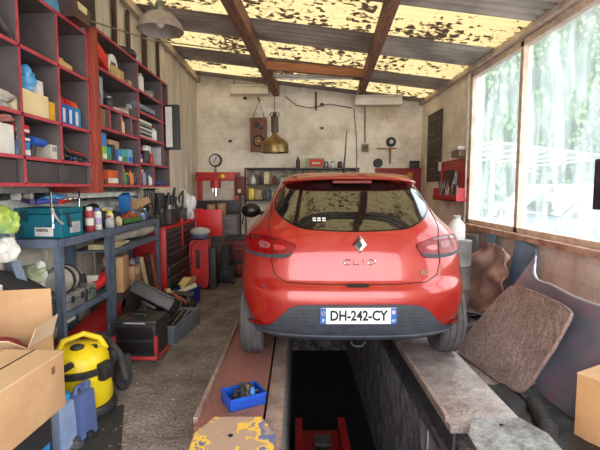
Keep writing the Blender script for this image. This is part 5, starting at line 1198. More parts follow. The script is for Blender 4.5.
for y_, x_, h_, r_, m_, c_, lb in ((3.58, -1.72, .15, .035, C(120, 60, 50), white, 'brown bottle with white cap between two spray cans'), (3.9, -1.70, .11, .04, lgrey, red, 'light grey bottle with red cap past the spray cans'), (4.0, -1.80, .17, .04, C(60, 70, 60), yellow, 'dark green bottle with yellow cap near the grinder'), (4.14, -1.72, .10, .035, cream, dgrey, 'cream bottle with dark cap next to the green tray'), (4.86, -1.72, .13, .035, C(60, 90, 120), white, 'blue-grey bottle near the bench end'), (5.04, -1.72, .16, .035, dgrey, orange, 'dark bottle with orange cap at the bench corner')):
    bottle(lb, 'bottle', x_, y_, BT+.002, r_, h_, m_, c_, gy)
# extra cartons and bits on the shelves
ge2 = 'odds and ends on the shelves'
carton('flat pale box lying on the grey cloth shelf end', 'box', -1.72, 3.38, 3.47, 1.696, .06, cream, None, .1)
bottle('small orange bottle beside the yellow box', 'bottle', -1.72, 3.02, 1.956, .022, .10, orange, white)
can('silver tin at the dark end of the upper far row', 'tin', -1.74, 5.2, 2.532, .05, .13, steel, dgrey, name='silver_tin')
carton('grey flat carton beside the silver tin', 'box', -1.72, 5.0, 5.13, 2.532, .08, grey, white, .15)
carton('dark box with orange band under the upper far row', 'box', -1.74, 5.2, 5.34, 2.312, .13, dgrey, orange, .15)
can('white jar at the end of the mixed pile row', 'jar', -1.72, 5.2, 2.052, .05, .15, white, lgrey, name='white_jar')
bottle('thin black bottle behind the mixed pile', 'bottle', -1.74, 5.3, 2.052, .03, .2, black, red)
bottle('red oil bottle beside the black camera-like tin', 'bottle', -1.74, 5.16, 1.772, .035, .16, red, white)
carton('brown packet lying on the spray gun shelf near the divider', 'box', -1.74, 4.44, 4.55, 2.212, .10, tan, white, .15)
can('black tin in front of the grey picture card', 'tin', -1.68, 3.92, 2.212, .04, .10, black, steel, name='black_tin')
heap('rope_bundle', 'dirty beige rope bundle on the shelf above the cartons', 'rope', (-1.78, 4.5, 2.512), (.16, .2, .1), tan, seed=93)
# leaning strips under farther bench
gz = 'strips leaning under the farther bench'
for i, (y_, m_, tl__, lb) in enumerate(((4.62, lgrey, .35, 'light grey strip leaning under the farther bench'), (4.70, C(100, 110, 140), .30, 'blue-grey strip leaning under the farther bench'), (4.80, cream, .42, 'cream strip leaning under the farther bench'), (4.9, dgrey, .25, 'dark grey strip leaning under the farther bench'), (5.0, C(160, 90, 70), .38, 'rust-red strip leaning under the farther bench'))):
    mb = MB(); mb.box((0, 0, .38), (.03, .05, .72), Matrix.Rotation(tl__, 3, 'X')); tag(mb.build('lean_strip', m_), lb, 'strip', gz, loc=(-1.74+.02*i, y_, .03))
carton('dark grey box lying under the farther bench behind the strips', 'box', -1.80, 4.60, 5.05, .155, .40, C(96, 84, 78), None, .14)
carton('white polystyrene piece on the floor under the farther bench', 'box', -1.62, 4.55, 4.75, .002, .10, offwhite, None, .2)
heap('brown_rag', 'brown oily rag on the leaning black case', 'rag', (-1.60, 4.62, .14), (.22, .3, .18), mat('oily_rag', (120, 96, 78), (80, 62, 52), 9, .9), seed=94)
# small debris bits on the floor are loose grit
gr = MB(); rs = random.Random(55)
for i in range(500):
    x_, y_ = rs.uniform(-1.45, -.62), rs.uniform(1.8, 7.5); s__ = rs.uniform(.004, .012)
    gr.box((x_, y_, s__*.35), (s__*rs.uniform(.7, 2), s__, s__*.7), Matrix.Rotation(rs.uniform(0, 3), 3, 'Z'))
o = gr.build('floor_grit', mat('grit', (176, 166, 156), (70, 62, 58), 30, .9)); o['kind'] = 'stuff'; o['label'] = 'loose grit and swarf scattered on the concrete floor'; o['category'] = 'debris'

# more heaped parts between bench end, chest and aisle
gh = 'greasy parts heaped before the tool chest'
rs = random.Random(123)
for i, (x_, y_, lb) in enumerate(((-1.34, 4.78, 'dark casting at the aisle side of the parts heap'), (-1.52, 5.25, 'dark casting against the lowest chest drawer'), (-1.30, 5.08, 'dark flanged casting before the blue bin'), (-1.44, 4.62, 'dark casting touching the grey crate end'))):
    t = thing('metal_casting', lb, 'car part', (x_, y_, .001), rs.uniform(0, 3), gh)
    mb = MB(); mb.box((0, 0, .07), (.16, .12, .13), None, .02); mb.cyl((0, 0, .12), (.02, .02, .22), .045); mb.crumple(.015, 12); mb.build('casting', mat('greasy_brown', (84, 74, 66), (44, 40, 38), 12, .5, .3), t)
    mb = MB(); mb.tube([(-.1, 0, .08), (-.12, .06, .18), (.04, .1, .2)], .014); mb.build('pipe', dgrey, t)
gh = 'cables and hoses draped over the tool chest parts'
for i, (y_, m_, lb) in enumerate(((5.42, black, 'black hose looped over the first gearbox lump'), (5.85, dgrey, 'dark grey cable looped over the middle motor lump'), (6.15, black, 'black cable looped toward the white bags'))):
    mb = MB(); mb.tube([(.12, -.2, .03), (.05, -.1, .30), (-.02, .02, .36), (-.04, .16, .28), (.08, .22, .06)], .014); tag(mb.build('hose_loop', m_), lb, 'hose', gh, loc=(-1.76, y_, 1.03))
# odds and ends on the nearer bench middle shelf and under it
gk = 'small parts on the nearer bench middle shelf'
for i, (x_, y_, r_, h_, m_, lb) in enumerate(((-1.70, 3.36, .04, .12, dgrey, 'dark round filter behind the silver case'), (-1.70, 3.46, .045, .10, C(90, 110, 90), 'green-grey round filter behind the silver case'), (-1.80, 3.54, .05, .16, black, 'tall black filter near the bench wall side'), (-1.78, 3.40, .04, .2, steel, 'tall steel filter near the bench wall side'))):
    can(lb, 'oil filter', x_, y_, .602, r_, h_, m_, steel, gk, 'oil_filter')
t = thing('clear_jar', 'brown glass jar with dark lid on the floor beside the red jack', 'jar', (-1.50, 3.38, .001)); mb = MB(); mb.lathe([(.05, 0), (.055, .01), (.055, .14), (.04, .16)], n=16); mb.build('glass_body', C(130, 110, 90), t); mb = MB(); mb.lathe([(.043, .16), (.043, .185), (0, .186)], n=16); mb.build('lid', dgrey, t)
# ------------------------------------------------------------------ floor things, near side
t = thing('vacuum_cleaner', 'yellow and black drum vacuum cleaner on the floor before the bench', 'vacuum cleaner', (-1.455, 2.80, 0), math.radians(35))
t.scale = (1.05, 1.05, .96)
mb = MB(); mb.lathe([(.21, .02), (.215, .05), (.20, .08), (.18, .08)], n=32); mb.build('black_foot', black, t)
mb = MB(); mb.lathe([(.175, .07), (.19, .10), (.178, .30), (.172, .32)], n=32); mb.build('drum', yellow, t)
mb = MB(); mb.lathe([(.18, .30), (.19, .305), (.19, .345), (.175, .35)], n=32); mb.build('black_rim', black, t)
mb = MB(); mb.lathe([(.175, .345), (.172, .39), (.15, .44), (.11, .475), (.05, .49), (0, .492)], n=32); hd = mb.build('motor_head', yellow, t)
mb = MB(); mb.tube([(-.13, 0, .42), (-.09, 0, .52), (.03, 0, .55), (.12, 0, .50), (.15, 0, .42)], [.025, .02, .02, .02, .028], 10); mb.build('handle', yellow, hd)
mb = MB(); mb.sphere((-.02, -.07, .485), .038, (1.1, 1, .7)); mb.build('switch_knob', black, hd)
mb = MB(); mb.box((.07, -.07, .468), (.05, .04, .02), Matrix.Rotation(.3, 3, 'X'), .004); mb.build('button', black, hd)
for a_ in (-.9, 2.2): mb = MB(); mb.box((.19*math.cos(a_), .19*math.sin(a_), .32), (.06, .09, .12), Matrix.Rotation(a_, 3, 'Z'), .015); mb.build('clip', black, t)
mb = MB(); mb.cyl((.0, -.17, .2), (0.0, -.205, .2), .035); mb.build('hose_socket', black, t)
mb = MB(); pts = [(.18*math.cos(a_)*1.15, .18*math.sin(a_)*1.15, .40+.07*math.sin(a_*1.5)) for a_ in [.2+i*.22 for i in range(20)]]; mb.tube([Vector(p)+Vector((.0, 0, .006*(i % 2))) for i, p in enumerate(pts)], .021, 10); mb.tube([pts[0], (.24, -.02, .36), (.26, -.06, .18)], .021, 10); mb.build('hose', blackr, t)
t = thing('black_backpack', 'black bag slumped behind the yellow vacuum cleaner', 'bag', (-1.28, 3.08, 0), .3); mb = MB(); mb.sphere((0, 0, .15), .10, (.7, .6, 1.45), 3); mb.crumple(.03, 9); mb.build('bag_body', blackr, t); mb = MB(); mb.tube([(0.0, -.05, .25), (.03, -.09, .18), (.02, -.05, .06)], .012); mb.build('strap', dgrey, t)
# jerrycans
jb = mat('blue_jerrycan', (74, 90, 138), (100, 116, 160), 4, .35); jw = mat('pale_jerrycan', (120, 140, 182), (160, 176, 204), 4, .35)
def jerry(label, loc, rz, m, cap, sz=(.15, .11, .29)):
    t = thing('jerrycan', label, 'jerrycan', loc, rz); w_, d_, h_ = sz
    mb = MB(); mb.box((0, 0, h_*.42), (w_, d_, h_*.84), None, .018)
    for v in mb.bm.verts:
        if v.co.z > h_*.7: v.co.x *= .86; v.co.y *= .86
    mb.build('can_body', m, t)
    mb = MB(); mb.tube([(-w_*.30, 0, h_*.82), (-w_*.26, 0, h_*.93), (w_*.05, 0, h_*.94), (w_*.12, 0, h_*.83)], .014, 10); mb.build('handle', m, t)
    mb = MB(); mb.lathe([(.024, h_*.82), (.024, h_*.86), (.028, h_*.86), (.028, h_*.95), (0, h_*.95)], (w_*.32, 0, 0), n=16); mb.build('cap', cap, t); return t
jerry('dark blue plastic jerrycan, nearer the yellow vacuum cleaner', (-1.305, 2.50, 0), 1.35, jb, jb, (.15, .12, .34))
jerry('pale blue jerrycan with bright blue cap beside the cardboard box', (-1.36, 2.37, 0), 1.4, jw, C(40, 160, 214), (.15, .12, .33))
# cardboard boxes
t = thing('cardboard_box', 'big closed cardboard box with taped top nearest the camera', 'box', (-1.34, 1.88, .401), math.radians(-3))
mb = MB(); mb.bb(-.15, .15, -.34, .24, 0, .28, .004); mb.build('box', card, t)
mb = MB(); mb.bb(-.152, .152, -.342, .242, .275, .283); mb.build('lid_flaps', mat('cardboard_light', (222, 186, 146), (204, 168, 128), 3, .85), t)
mb = MB(); mb.bb(-.004, .004, -.342, .242, .283, .285); mb.build('flap_gap', seamm, t)
mb = MB(); mb.bb(.15, .152, .14, .165, .20, .235); mb.build('printed_mark', mat('print_brown', (120, 84, 60)), t)
t = thing('open_cardboard_box', 'open cardboard box with raised flaps behind the closed one', 'box', (-1.62, 2.20, 0), .0)
mb = MB(); 
for a in ((-.24, .20, -.0, .008, 0, .66), (-.24, .20, .24, .248, 0, .66), (-.24, -.232, .008, .24, 0, .66), (.192, .20, .008, .24, 0, .66), (-.232, .192, .008, .24, 0, .01)): mb.bb(*a)
mb.build('box', card, t)
mb = MB(); mb.prism([(-.24, .248, .66), (.20, .248, .66), (.19, .26, .92), (-.24, .26, .90)], (0, .007, 0)); mb.build('back_flap', card, t)
mb = MB(); mb.prism([(-.24, 0, .66), (.2, 0, .66), (.19, -.12, .74), (-.24, -.12, .73)], (0, 0, .006)); mb.build('front_flap', cardin, t)
mb = MB(); mb.prism([(.2, 0.01, .66), (.2, .24, .66), (.24, .23, .78), (.24, .02, .76)], (.006, 0, 0)); mb.build('side_flap', cardin, t)
heap('red_cloth', 'red cloth strip lying in the open cardboard box mouth', 'cloth', (-1.62, 2.28, .60), (.3, .18, .08), C(150, 50, 60), seed=71)
t = thing('black_crate', 'low black box with blue and yellow panel under the closed cardboard box', 'box', (-1.38, 1.88, 0), math.radians(-3))
mb = MB(); mb.bb(-.16, .14, -.36, .20, 0, .40, .006); mb.build('box', black, t)
mb = MB(); mb.bb(.14, .144, -.3, .17, .02, .24); pl_ = mb.build('blue_panel', C(40, 120, 190), t); mb = MB(); mb.bb(.144, .147, -.26, .13, .04, .14); mb.build('yellow_panel', C(220, 200, 130), pl_)
t = thing('black_tote', 'black bag with white rope handle behind the open cardboard box', 'bag', (-1.86, 2.60, 0), .0)
mb = MB(); mb.prism([(-.2, 0, 0), (.16, 0, 0), (.22, .0, .84), (.02, 0, .95), (-.2, 0, .98)], (0, .2, 0)); mb.build('bag_body', mat('bag_black', (52, 50, 52), (36, 35, 37), 5, .6), t)
mb = MB(); mb.tube([(-.12, -.01, .80), (-.06, -.03, .88), (.02, -.04, .93), (.07, -.03, .91), (.05, -.01, .82)], .010); mb.build('rope_handle', white, t)
t = thing('grey_strut', 'slanting blue-grey metal strut standing at the bench end', 'metal strut', (0, 0, 0))
a, b = atY(2, 232, 2.80), atY(26, 292, 2.75); mb = MB(); mb.tube([a, b, b+(b-a)*1.2], .035, 4); mb.build('strut', bench, t)
heap('green_packet', 'green and yellow foil packet hanging over the bench end', 'bag', atY(4, 233, 2.7), (.20, .12, .18), mat('lime_foil', (196, 210, 50), (120, 160, 110), 6, .35), seed=72)
heap('white_paper_bag', 'white paper bag under the green and yellow packet', 'bag', atY(5, 262, 2.72), (.18, .12, .17), white, seed=73)
# tin and bits on the floor
p = atZ(120, 374, 0); t = thing('white_tin', 'small white tin lying on the floor before the black drawer box', 'tin', (p.x, p.y, .03), .5); mb = MB(); mb.cyl((-.05, 0, 0), (.03, 0, 0), .028); mb.build('tin', white, t); mb = MB(); mb.lathe([(.024, .031), (0, .031)], (0, 0, 0), 'X'); mb.build('end_disc', dgrey, t)
gp = 'greasy car parts on the floor by the cardboard boxes'
for i, (px, py, m_, lb) in enumerate(((48, 440, steel, 'steel coil fitting on the floor, nearest the black crate'), (58, 436, dgrey, 'dark grey fitting on the floor between two steel ones'), (66, 443, steel, 'steel flange on the floor farthest from the black crate'), (80, 436, black, 'small black plug on the floor by the jerrycans'), (52, 448, grey, 'light grey fitting at the bottom of the floor parts pile'))):
    p = atZ(px, py, .02); t = thing('car_part', lb, 'car part', (p.x+.06, p.y, 0), i*.9, gp)
    mb = MB(); mb.lathe([(.0, 0), (.045, 0), (.045, .02), (.02, .025), (.02, .05), (.0, .05)], n=14); mb.build('flange', m_, t); mb = MB(); mb.tube([(.0, 0, .04), (.05, .02, .05), (.09, .03, .02)], .012); mb.build('pipe', dgrey, t)
t = thing('black_mat', 'thin black rubber sheet on the floor under the jerrycans', 'mat', (-1.3, 2.45, 0), math.radians(20)); mb = MB(); mb.bb(-.14, .24, -.45, .36, 0.001, .006); mb.build('sheet', blackr, t)
# blue basket
t = thing('blue_basket', 'small blue plastic basket of greasy parts on the runway', 'basket', (-.335, 2.58, .171), math.radians(28))
bm_ = mat('basket_blue', (24, 84, 190), (18, 70, 170), 6, .4); mb = MB(); w_, d_, h_ = .115, .085, .075
for a in ((-w_, w_, -d_, d_, 0, .006), (-w_, w_, -d_, -d_+.006, 0, h_), (-w_, w_, d_-.006, d_, 0, h_), (-w_, -w_+.006, -d_, d_, 0, h_), (w_-.006, w_, -d_, d_, 0, h_)): mb.bb(*a)
mb.bb(-w_-.005, w_+.005, -d_-.005, -d_+.004, h_-.012, h_); mb.bb(-w_-.005, w_+.005, d_-.004, d_+.005, h_-.012, h_); mb.bb(-w_-.005, -w_+.004, -d_, d_, h_-.012, h_); mb.bb(w_-.004, w_+.005, -d_, d_, h_-.012, h_)
mb.build('basket_body', bm_, t)
mb = MB()
for i in range(3): mb.bb(-w_+.01, w_-.01, -d_-.002, -d_, .014+i*.015, .020+i*.015); mb.bb(w_, w_+.002, -d_+.01, d_-.01, .014+i*.015, .020+i*.015)
mb.build('ribs', mat('basket_dark', (14, 54, 140)), t)
rs = random.Random(31)
for i, (dx, dy, m_, lb) in enumerate(((-.05, .0, black, 'black bolt-like part at one end of the blue basket'), (.0, .04, dgrey, 'dark grey coil standing in the blue basket'), (.02, -.02, brass, 'brass-coloured fitting in the middle of the blue basket'), (.06, .02, dgrey, 'grey connector at the aisle end of the blue basket'), (.04, -.05, lblue, 'light blue cap in the blue basket'), (-.02, -.04, black, 'black cap near the basket front'), (.0, .0, steel, 'silver fitting on top of the basket heap'))):
    p = Matrix.Rotation(math.radians(28), 3, 'Z') @ Vector((dx, dy, 0)); t = thing('small_part', lb, 'car part', (-.335+p.x, 2.58+p.y, .18), rs.uniform(0, 3), 'greasy parts in the blue basket')
    mb = MB(); mb.lathe([(0, 0), (.022, 0), (.024, .05), (.014, .06), (.014, .085+.01*(i % 3)), (0, .09+.01*(i % 3))], n=12); mb.build('part_body', m_, t); mb = MB(); mb.tube([(.01, 0, .07), (.035, .0, .075), (.045, .01, .05)], .006, 6); mb.build('tail', dgrey, t)
# ------------------------------------------------------------------ things along the window wall
matm = mat('rusty_floor_mat', (176, 152, 144), (104, 84, 80), 5, .9, bump=.8, bscale=24, contrast=1, detail=10, speck=.45, sscale=60)
def leaning(name, label, cat, corners, thick, m, edge=None, rnd=.14, amp=.012, wav=3, group=None):
    """rounded sheet spanned by corners A(bottom far) B(bottom near) D(top near) C(top far), with rolled rim"""
    A, B, D, Cc = [Vector(c) for c in corners]; c0 = (A+B+D+Cc)/4; t = thing(name, label, cat, (c0.x, c0.y, 0), 0, group)
    nrm = (B-A).cross(Cc-A).normalized()
    if nrm.x > 0: nrm = -nrm
    def pt(u, v, off=0):
        # squircle mapping for round corners
        a, b_ = 2*u-1, 2*v-1; k_ = rnd
        a2 = a*(1-k_*b_*b_*abs(a)*.5*b_*b_); b2 = b_*(1-k_*a*a*abs(b_)*.5*a*a)
        uu, vv = (a2+1)/2, (b2+1)/2
        p = (A*(1-uu)+B*uu)*(1-vv)+(Cc*(1-uu)+D*uu)*vv
        return p+nrm*(off+amp*noise.noise(Vector((u*wav, v*wav, 3))))-Vector((c0.x, c0.y, 0))
    N_ = 26; mb = MB(); front = [[pt(i/N_, j/N_, thick/2) for j in range(N_+1)] for i in range(N_+1)]; back = [[pt(i/N_, j/N_, -thick/2) for j in range(N_+1)] for i in range(N_+1)]
    vs = [p for r_ in front for p in r_]+[p for r_ in back for p in r_]; M_ = (N_+1)**2; ix = lambda i, j, k_=0: k_*M_+i*(N_+1)+j
    fs = [(ix(i, j), ix(i+1, j), ix(i+1, j+1), ix(i, j+1)) for i in range(N_) for j in range(N_)]+[(ix(i, j, 1), ix(i, j+1, 1), ix(i+1, j+1, 1), ix(i+1, j, 1)) for i in range(N_) for j in range(N_)]
    ring_ = [(i, 0) for i in range(N_)]+[(N_, j) for j in range(N_)]+[(i, N_) for i in range(N_, 0, -1)]+[(0, j) for j in range(N_, 0, -1)]
    fs += [(ix(*ring_[q]), ix(*ring_[(q+1) % len(ring_)]), ix(*ring_[(q+1) % len(ring_)], 1), ix(*ring_[q], 1)) for q in range(len(ring_))]
    mb._add(vs, fs); mb.build('sheet', m, t)
    if edge:
        mb = MB(); mb.tube([pt(i/N_, j/N_, thick*.3) for i, j in ring_], .009, 6, True); mb.build('rim', edge, t)
    return t
leaning('floor_mat', 'large stained brown floor mat leaning beside the grey runway', 'mat', [(1.46, 3.84, .01), (1.60, 2.93, .01), (1.93, 2.88, .66), (1.90, 3.73, .66)], .03, matm, mat('mat_edge', (166, 134, 128), (120, 90, 84), 9, .8), .16)
# silvery purple bumper skin
bpm = bpy.data.materials.new('bumper_skin'); bpm.use_nodes = True; nt = bpm.node_tree; b = nt.nodes['Principled BSDF']; N = nt.nodes.new; L = nt.links.new
tc = N('ShaderNodeTexCoord'); n = N('ShaderNodeTexNoise'); n.inputs['Scale'].default_value = 2.4; n.inputs['Detail'].default_value = 3; L(tc.outputs['Object'], n.inputs['Vector']); r = N('ShaderNodeValToRGB'); L(n.outputs['Fac'], r.inputs['Fac']); e = r.color_ramp.elements
e[0].position = .34; e[0].color = rgb((122, 126, 144)); e[1].position = .60; e[1].color = rgb((186, 116, 144)); x_ = e.new(.48); x_.color = rgb((146, 138, 152)); L(r.outputs['Color'], b.inputs['Base Color']); b.inputs['Metallic'].default_value = .5; b.inputs['Roughness'].default_value = .36
t = thing('bumper_skin', 'silvery purple car bumper skin leaning on the wall under the window', 'car part', (2.0, 3.2, 0))
def bsk(u, v, off=0):
    y_ = 3.95-1.30*u; top_ = .80-.10*u-.06*math.sin(u*PI)-.10*math.exp(-((u-.22)/.12)**2)*.4
    if u < .12: top_ += .06*(1-u/.12)
    lo = .0+.16*max(0, math.sin((u-.35)/.4*PI))*(1 if .35 < u < .75 else 0)
    z_ = lo+(top_-lo)*v
    x_ = 1.66+.50*(z_/.8)**1.4+.12*(1-v)*u+.05*math.sin(v*PI)
    return Vector((x_-2.0+off, y_-3.2, z_+.004))
mb = MB(); mb.grid(lambda u, v: bsk(u, v), 40, 16); mb.grid(lambda u, v: bsk(u, v, .02), 40, 16)
mb.tube([bsk(i/40, 1, .01) for i in range(41)], .014, 8); mb.build('skin', bpm, t)
mb = MB(); mb.tube([bsk(i/30, 1, .01)+Vector((0, 0, .0)) for i in range(2, 29)], .017, 8); mb.build('pale_edge', mat('edge_pale', (170, 170, 180), rough=.3, metal=.5), t)
mb = MB(); mb.grid(lambda u, v: bsk(.3+.5*u, .02+.25*v, .05), 10, 5); mb.build('dark_inner', black, t)
t = thing('black_sheet', 'black plastic sheet crumpled on the floor under the purple bumper skin', 'plastic sheet', (1.72, 2.75, 0)); mb = MB(); mb.grid(lambda u, v: Vector((-.36+.62*u, -.62+1.0*v, .012+.035*abs(noise.noise(Vector((u*5, v*5, 1)))))), 24, 24); mb.build('sheet', mat('film_black', (40, 40, 44), (28, 28, 30), 6, .45), t)
# torn sheet-metal panels
leaning('torn_panel', 'crumpled brown-pink torn metal panel leaning under the window corner', 'metal panel', [(2.16, 5.75, .03), (2.18, 4.75, .03), (2.36, 4.60, .80), (2.34, 5.50, .86)], .02, mat('torn_brown', (196, 158, 148), (140, 112, 112), 5, .6, .3, bump=.5), None, .3, .14, 4)
for cr, lb in (([(2.40, 5.78, .01), (2.40, 5.45, .01), (2.50, 5.34, .97), (2.50, 5.55, .97)], 'narrow blue-grey metal strip standing behind the torn panel'), ([(2.38, 4.85, .01), (2.38, 4.42, .01), (2.50, 4.42, .88), (2.50, 4.85, .93)], 'blue painted metal sheet with white top, beside the purple bumper skin')):
    leaning('sheet_metal_offcut', lb, 'metal panel', cr, .015, mat('blue_sheet', (92, 122, 156), (130, 150, 172), 4, .5, .2), None, .05, .02, 2)
t = thing('grey_board', 'plain blue-grey board standing against the wall beyond the torn panel', 'board', (2.5, 6.1, 0)); mb = MB(); mb.bb(-.03, .0, -.25, .45, 0, .86, .004); mb.build('board', mat('board_grey', (140, 146, 156), (116, 120, 130), 3, .6), t); mb = MB(); mb.bb(-.032, -.03, -.25, .45, .82, .86); mb.build('pale_edge', lgrey, t)
t = thing('old_tyre', 'black tyre leaning in the shade behind the stained floor mat', 'tyre', (1.74, 4.30, .10), .5)
mb = MB(); mb.lathe([(.19, -.08), (.24, -.09), (.29, -.08), (.31, -.05), (.31, .05), (.29, .08), (.24, .09), (.19, .08), (.19, -.08)], (0, 0, 0), 'X', 40); q = mb.build('tyre', tyrem, t); q.rotation_euler = (0, PI/2, 0)
mb = MB(); mb.bb(-.3, .3, -.4, .4, 0.0, .012); tag(mb.build('cardboard_sheet', card), 'flat tan cardboard sheet on the floor behind the car', 'cardboard', loc=(1.95, 5.0, .002), rz=.2)
t = thing('white_canister', 'white plastic canister on a grey drum beside the car tail', 'canister', (1.92, 5.15, .88)); mb = MB(); mb.lathe([(.0, 0), (.10, 0), (.105, .02), (.10, .18), (.05, .24), (.04, .26)], n=24); mb.build('canister', white, t); mb = MB(); mb.lathe([(.045, .255), (.045, .29), (0, .29)], n=14); mb.build('cap', lgrey, t)
t = thing('grey_drum', 'grey metal drum standing between the car and the window wall', 'drum', (1.92, 5.15, .014)); mb = MB(); mb.lathe([(0, 0), (.18, 0), (.185, .02), (.18, .04), (.18, .28), (.187, .29), (.18, .30), (.18, .56), (.187, .57), (.18, .58), (.18, .84), (.185, .86), (.17, .862), (0, .855)], n=32); mb.build('drum', mat('drum_grey', (150, 146, 142), (112, 106, 102), 5, .5, .3), t); mb = MB(); mb.cyl((.08, 0, .855), (.08, 0, .865), .03); mb.build('bung', dgrey, t)
t = thing('cardboard_carton', 'cardboard carton on the floor below the purple bumper skin', 'box', (1.93, 2.40, 0), math.radians(28)); mb = MB(); mb.bb(-.2, .2, -.18, .18, 0, .40, .004); mb.build('box', mat('cardboard_warm', (206, 156, 108), (188, 138, 92), 3, .85), t); mb = MB(); mb.bb(-.202, .202, -.182, .182, .396, .404); mb.build('lid_flaps', card, t)
t = thing('black_hose_bundle', 'black corrugated duct lying beside the cardboard carton', 'hose', (1.50, 2.55, 0)); mb = MB(); mb.tube([(-.1, -.3, .05), (0, -.1, .06), (.06, .1, .06), (.1, .24, .05)], .05, 12); mb.build('duct', blackr, t); mb = MB(); mb.lathe([(.05, -.01), (.058, -.01), (.058, .01), (.05, .01)], (0.0, -.1, .06), 'Y'); mb.build('collar', dgrey, t)
mb = MB(); mb.tube([atX(447, 400, 1.0)+Vector((-.02, 0, 0)), Vector((.88, 2.75, -.05)), Vector((.86, 2.7, -.35)), Vector((.82, 2.9, -.6))], .005); tag(mb.build('loose_wire', lgrey), 'thin pale wire hanging into the pit from the grey runway', 'wire')
t = thing('black_switch', 'black box mounted on the window mullion nearest the camera', 'switch box', (2.52, 3.52, 1.52)); mb = MB(); mb.bb(-.03, .03, -.10, .09, -.20, .22, .006); mb.build('box', black, t); mb = MB(); mb.bb(-.034, -.03, -.05, .05, -.1, .1); mb.build('front_plate', dgrey, t)
# ------------------------------------------------------------------ outside
gmb = MB(); gmb.bb(2.8, 60, -30, 80, -.12, -.05); gap = MB(); gap.bb(-30, 2.8, -40, -1.2, -.12, -.05); struct('ground_bounce', gap, mat('bounce_ground_pale', (222, 218, 210), (196, 190, 182), 3, .9)); struct('ground', gmb, mat('yard_gravel', (124, 120, 114), (100, 96, 90), 3, .9))  # unseen front ground, given a paler colour to bounce light into the room
def simple_car(label, loc, rz, m, L_=4.2, Hh=1.48, Wd=1.72):
    t = thing('parked_car', label, 'car', loc, rz)
    low = [(0, .35), (.05, .62), (.35, .80), (1.0, .92), (3.95, .95), (4.15, .75), (4.2, .4), (4.1, .25), (.1, .22)]
    mb = MB(); k_ = L_/4.2
    def loft(prof, w0, w1, zc0, zc1):
        n_ = len(prof); vs = []
        for s_ in (-1, -.92, 0, .92, 1):
            for (x_, z_) in prof:
                tw = w0+(w1-w0)*min(1, max(0, (z_-zc0)/(zc1-zc0)))
                sh = 1 if abs(s_) < 1 else .97
                vs.append(Vector((x_*k_, s_*tw, .5+(z_-.5)*sh)))
        fs_ = [(i*n_+j, i*n_+(j+1) % n_, (i+1)*n_+(j+1) % n_, (i+1)*n_+j) for i in range(4) for j in range(n_)]+[tuple(range(n_)), tuple(4*n_+j for j in range(n_))]
        mb._add(vs, fs_)
    loft(low, Wd/2, Wd/2-.03, .6, .95); mb.build('body', m, t, True, .5)
    cab = [(1.0, .92), (1.75, Hh-.06), (2.2, Hh), (3.3, Hh-.02), (3.75, Hh-.15), (4.0, .94)]
    mb = MB(); loft(cab, Wd/2-.06, Wd/2-.24, .95, Hh); mb.build('roof_shell', m, t, True, .5)
    for s_ in (-1, 1):
        mb = MB(); mb.prism([(1.35*k_, s_*(Wd/2-.085), 1.0), (1.82*k_, s_*(Wd/2-.215), Hh-.10), (2.55*k_, s_*(Wd/2-.225), Hh-.09), (2.55*k_, s_*(Wd/2-.085), 1.0)], (0, s_*.012, 0)); mb.build('side_window', cglass, t)
        mb = MB(); mb.prism([(2.62*k_, s_*(Wd/2-.085), 1.0), (2.62*k_, s_*(Wd/2-.225), Hh-.09), (3.4*k_, s_*(Wd/2-.215), Hh-.12), (3.65*k_, s_*(Wd/2-.085), 1.02)], (0, s_*.012, 0)); mb.build('side_window', cglass, t)
        mb = MB(); mb.sphere((1.35*k_, s_*(Wd/2+.08), 1.02), .11, (.6, 1, .8)); mb.build('side_mirror', m, t)
        for x_ in (.85, 3.4):
            mb = MB(); mb.lathe([(.2, -.1), (.31, -.1), (.32, 0), (.31, .1), (.2, .1), (0, .07)] if s_ > 0 else [(.2, .1), (.31, .1), (.32, 0), (.31, -.1), (.2, -.1), (0, -.07)], (x_*k_, s_*(Wd/2-.08), .32), 'Y', 28); mb.build('wheel', tyrem, t)
        mb = MB(); mb.box((4.12*k_, s_*(Wd/2-.16), .78), (.14, .26, .2), None, .03); mb.build('tail_light', redlens, t)
        mb = MB(); mb.box((.16, s_*(Wd/2-.25), .66), (.2, .36, .14), None, .04); mb.build('headlight', lgrey, t)
    mb = MB(); mb.prism([(1.03*k_, -.68, .95), (1.03*k_, .68, .95), (1.74*k_, .58, Hh-.08), (1.74*k_, -.58, Hh-.08)], (-.03, 0, .01)); mb.build('windscreen', cglass, t)
    mb = MB(); mb.prism([(4.0*k_, -.64, .98), (4.0*k_, .64, .98), (3.78*k_, .56, Hh-.17), (3.78*k_, -.56, Hh-.17)], (.03, 0, .01)); mb.build('rear_window', cglass, t)
    return t
simple_car('dark grey car parked close outside the window, nose toward the road', (3.85, 8.6, .02), math.radians(4), mat('car_grey', (96, 104, 112), rough=.25, coat=1), 4.3, 1.62)
simple_car('silver estate car with red lamps parked farther off outside', (10.4, 21.5, -.05), math.radians(-68-10), mat('car_silver', (196, 200, 204), rough=.3, coat=1), 4.5, 1.7)
cn = thing('carport', 'pale carport roof outside, seen above the parked cars', 'carport', (6.8, 13.0, -.05))
mb = MB(); mb.prism([(-1.6, -1.5, 2.75), (1.7, -1.5, 2.35), (1.7, 2.5, 2.45), (-1.6, 2.5, 2.85)], (0, 0, .05)); mb.build('roof_sheet', mat('carport_sheet', (150, 154, 156), rough=.6), cn)
for x_, z_ in ((-1.5, 2.7), (1.6, 2.33)):
    for y_ in (-1.3, 2.3): mb = MB(); mb.tube([(x_, y_, 0), (x_, y_, z_+.05)], .05); mb.build('post', lgrey, cn)
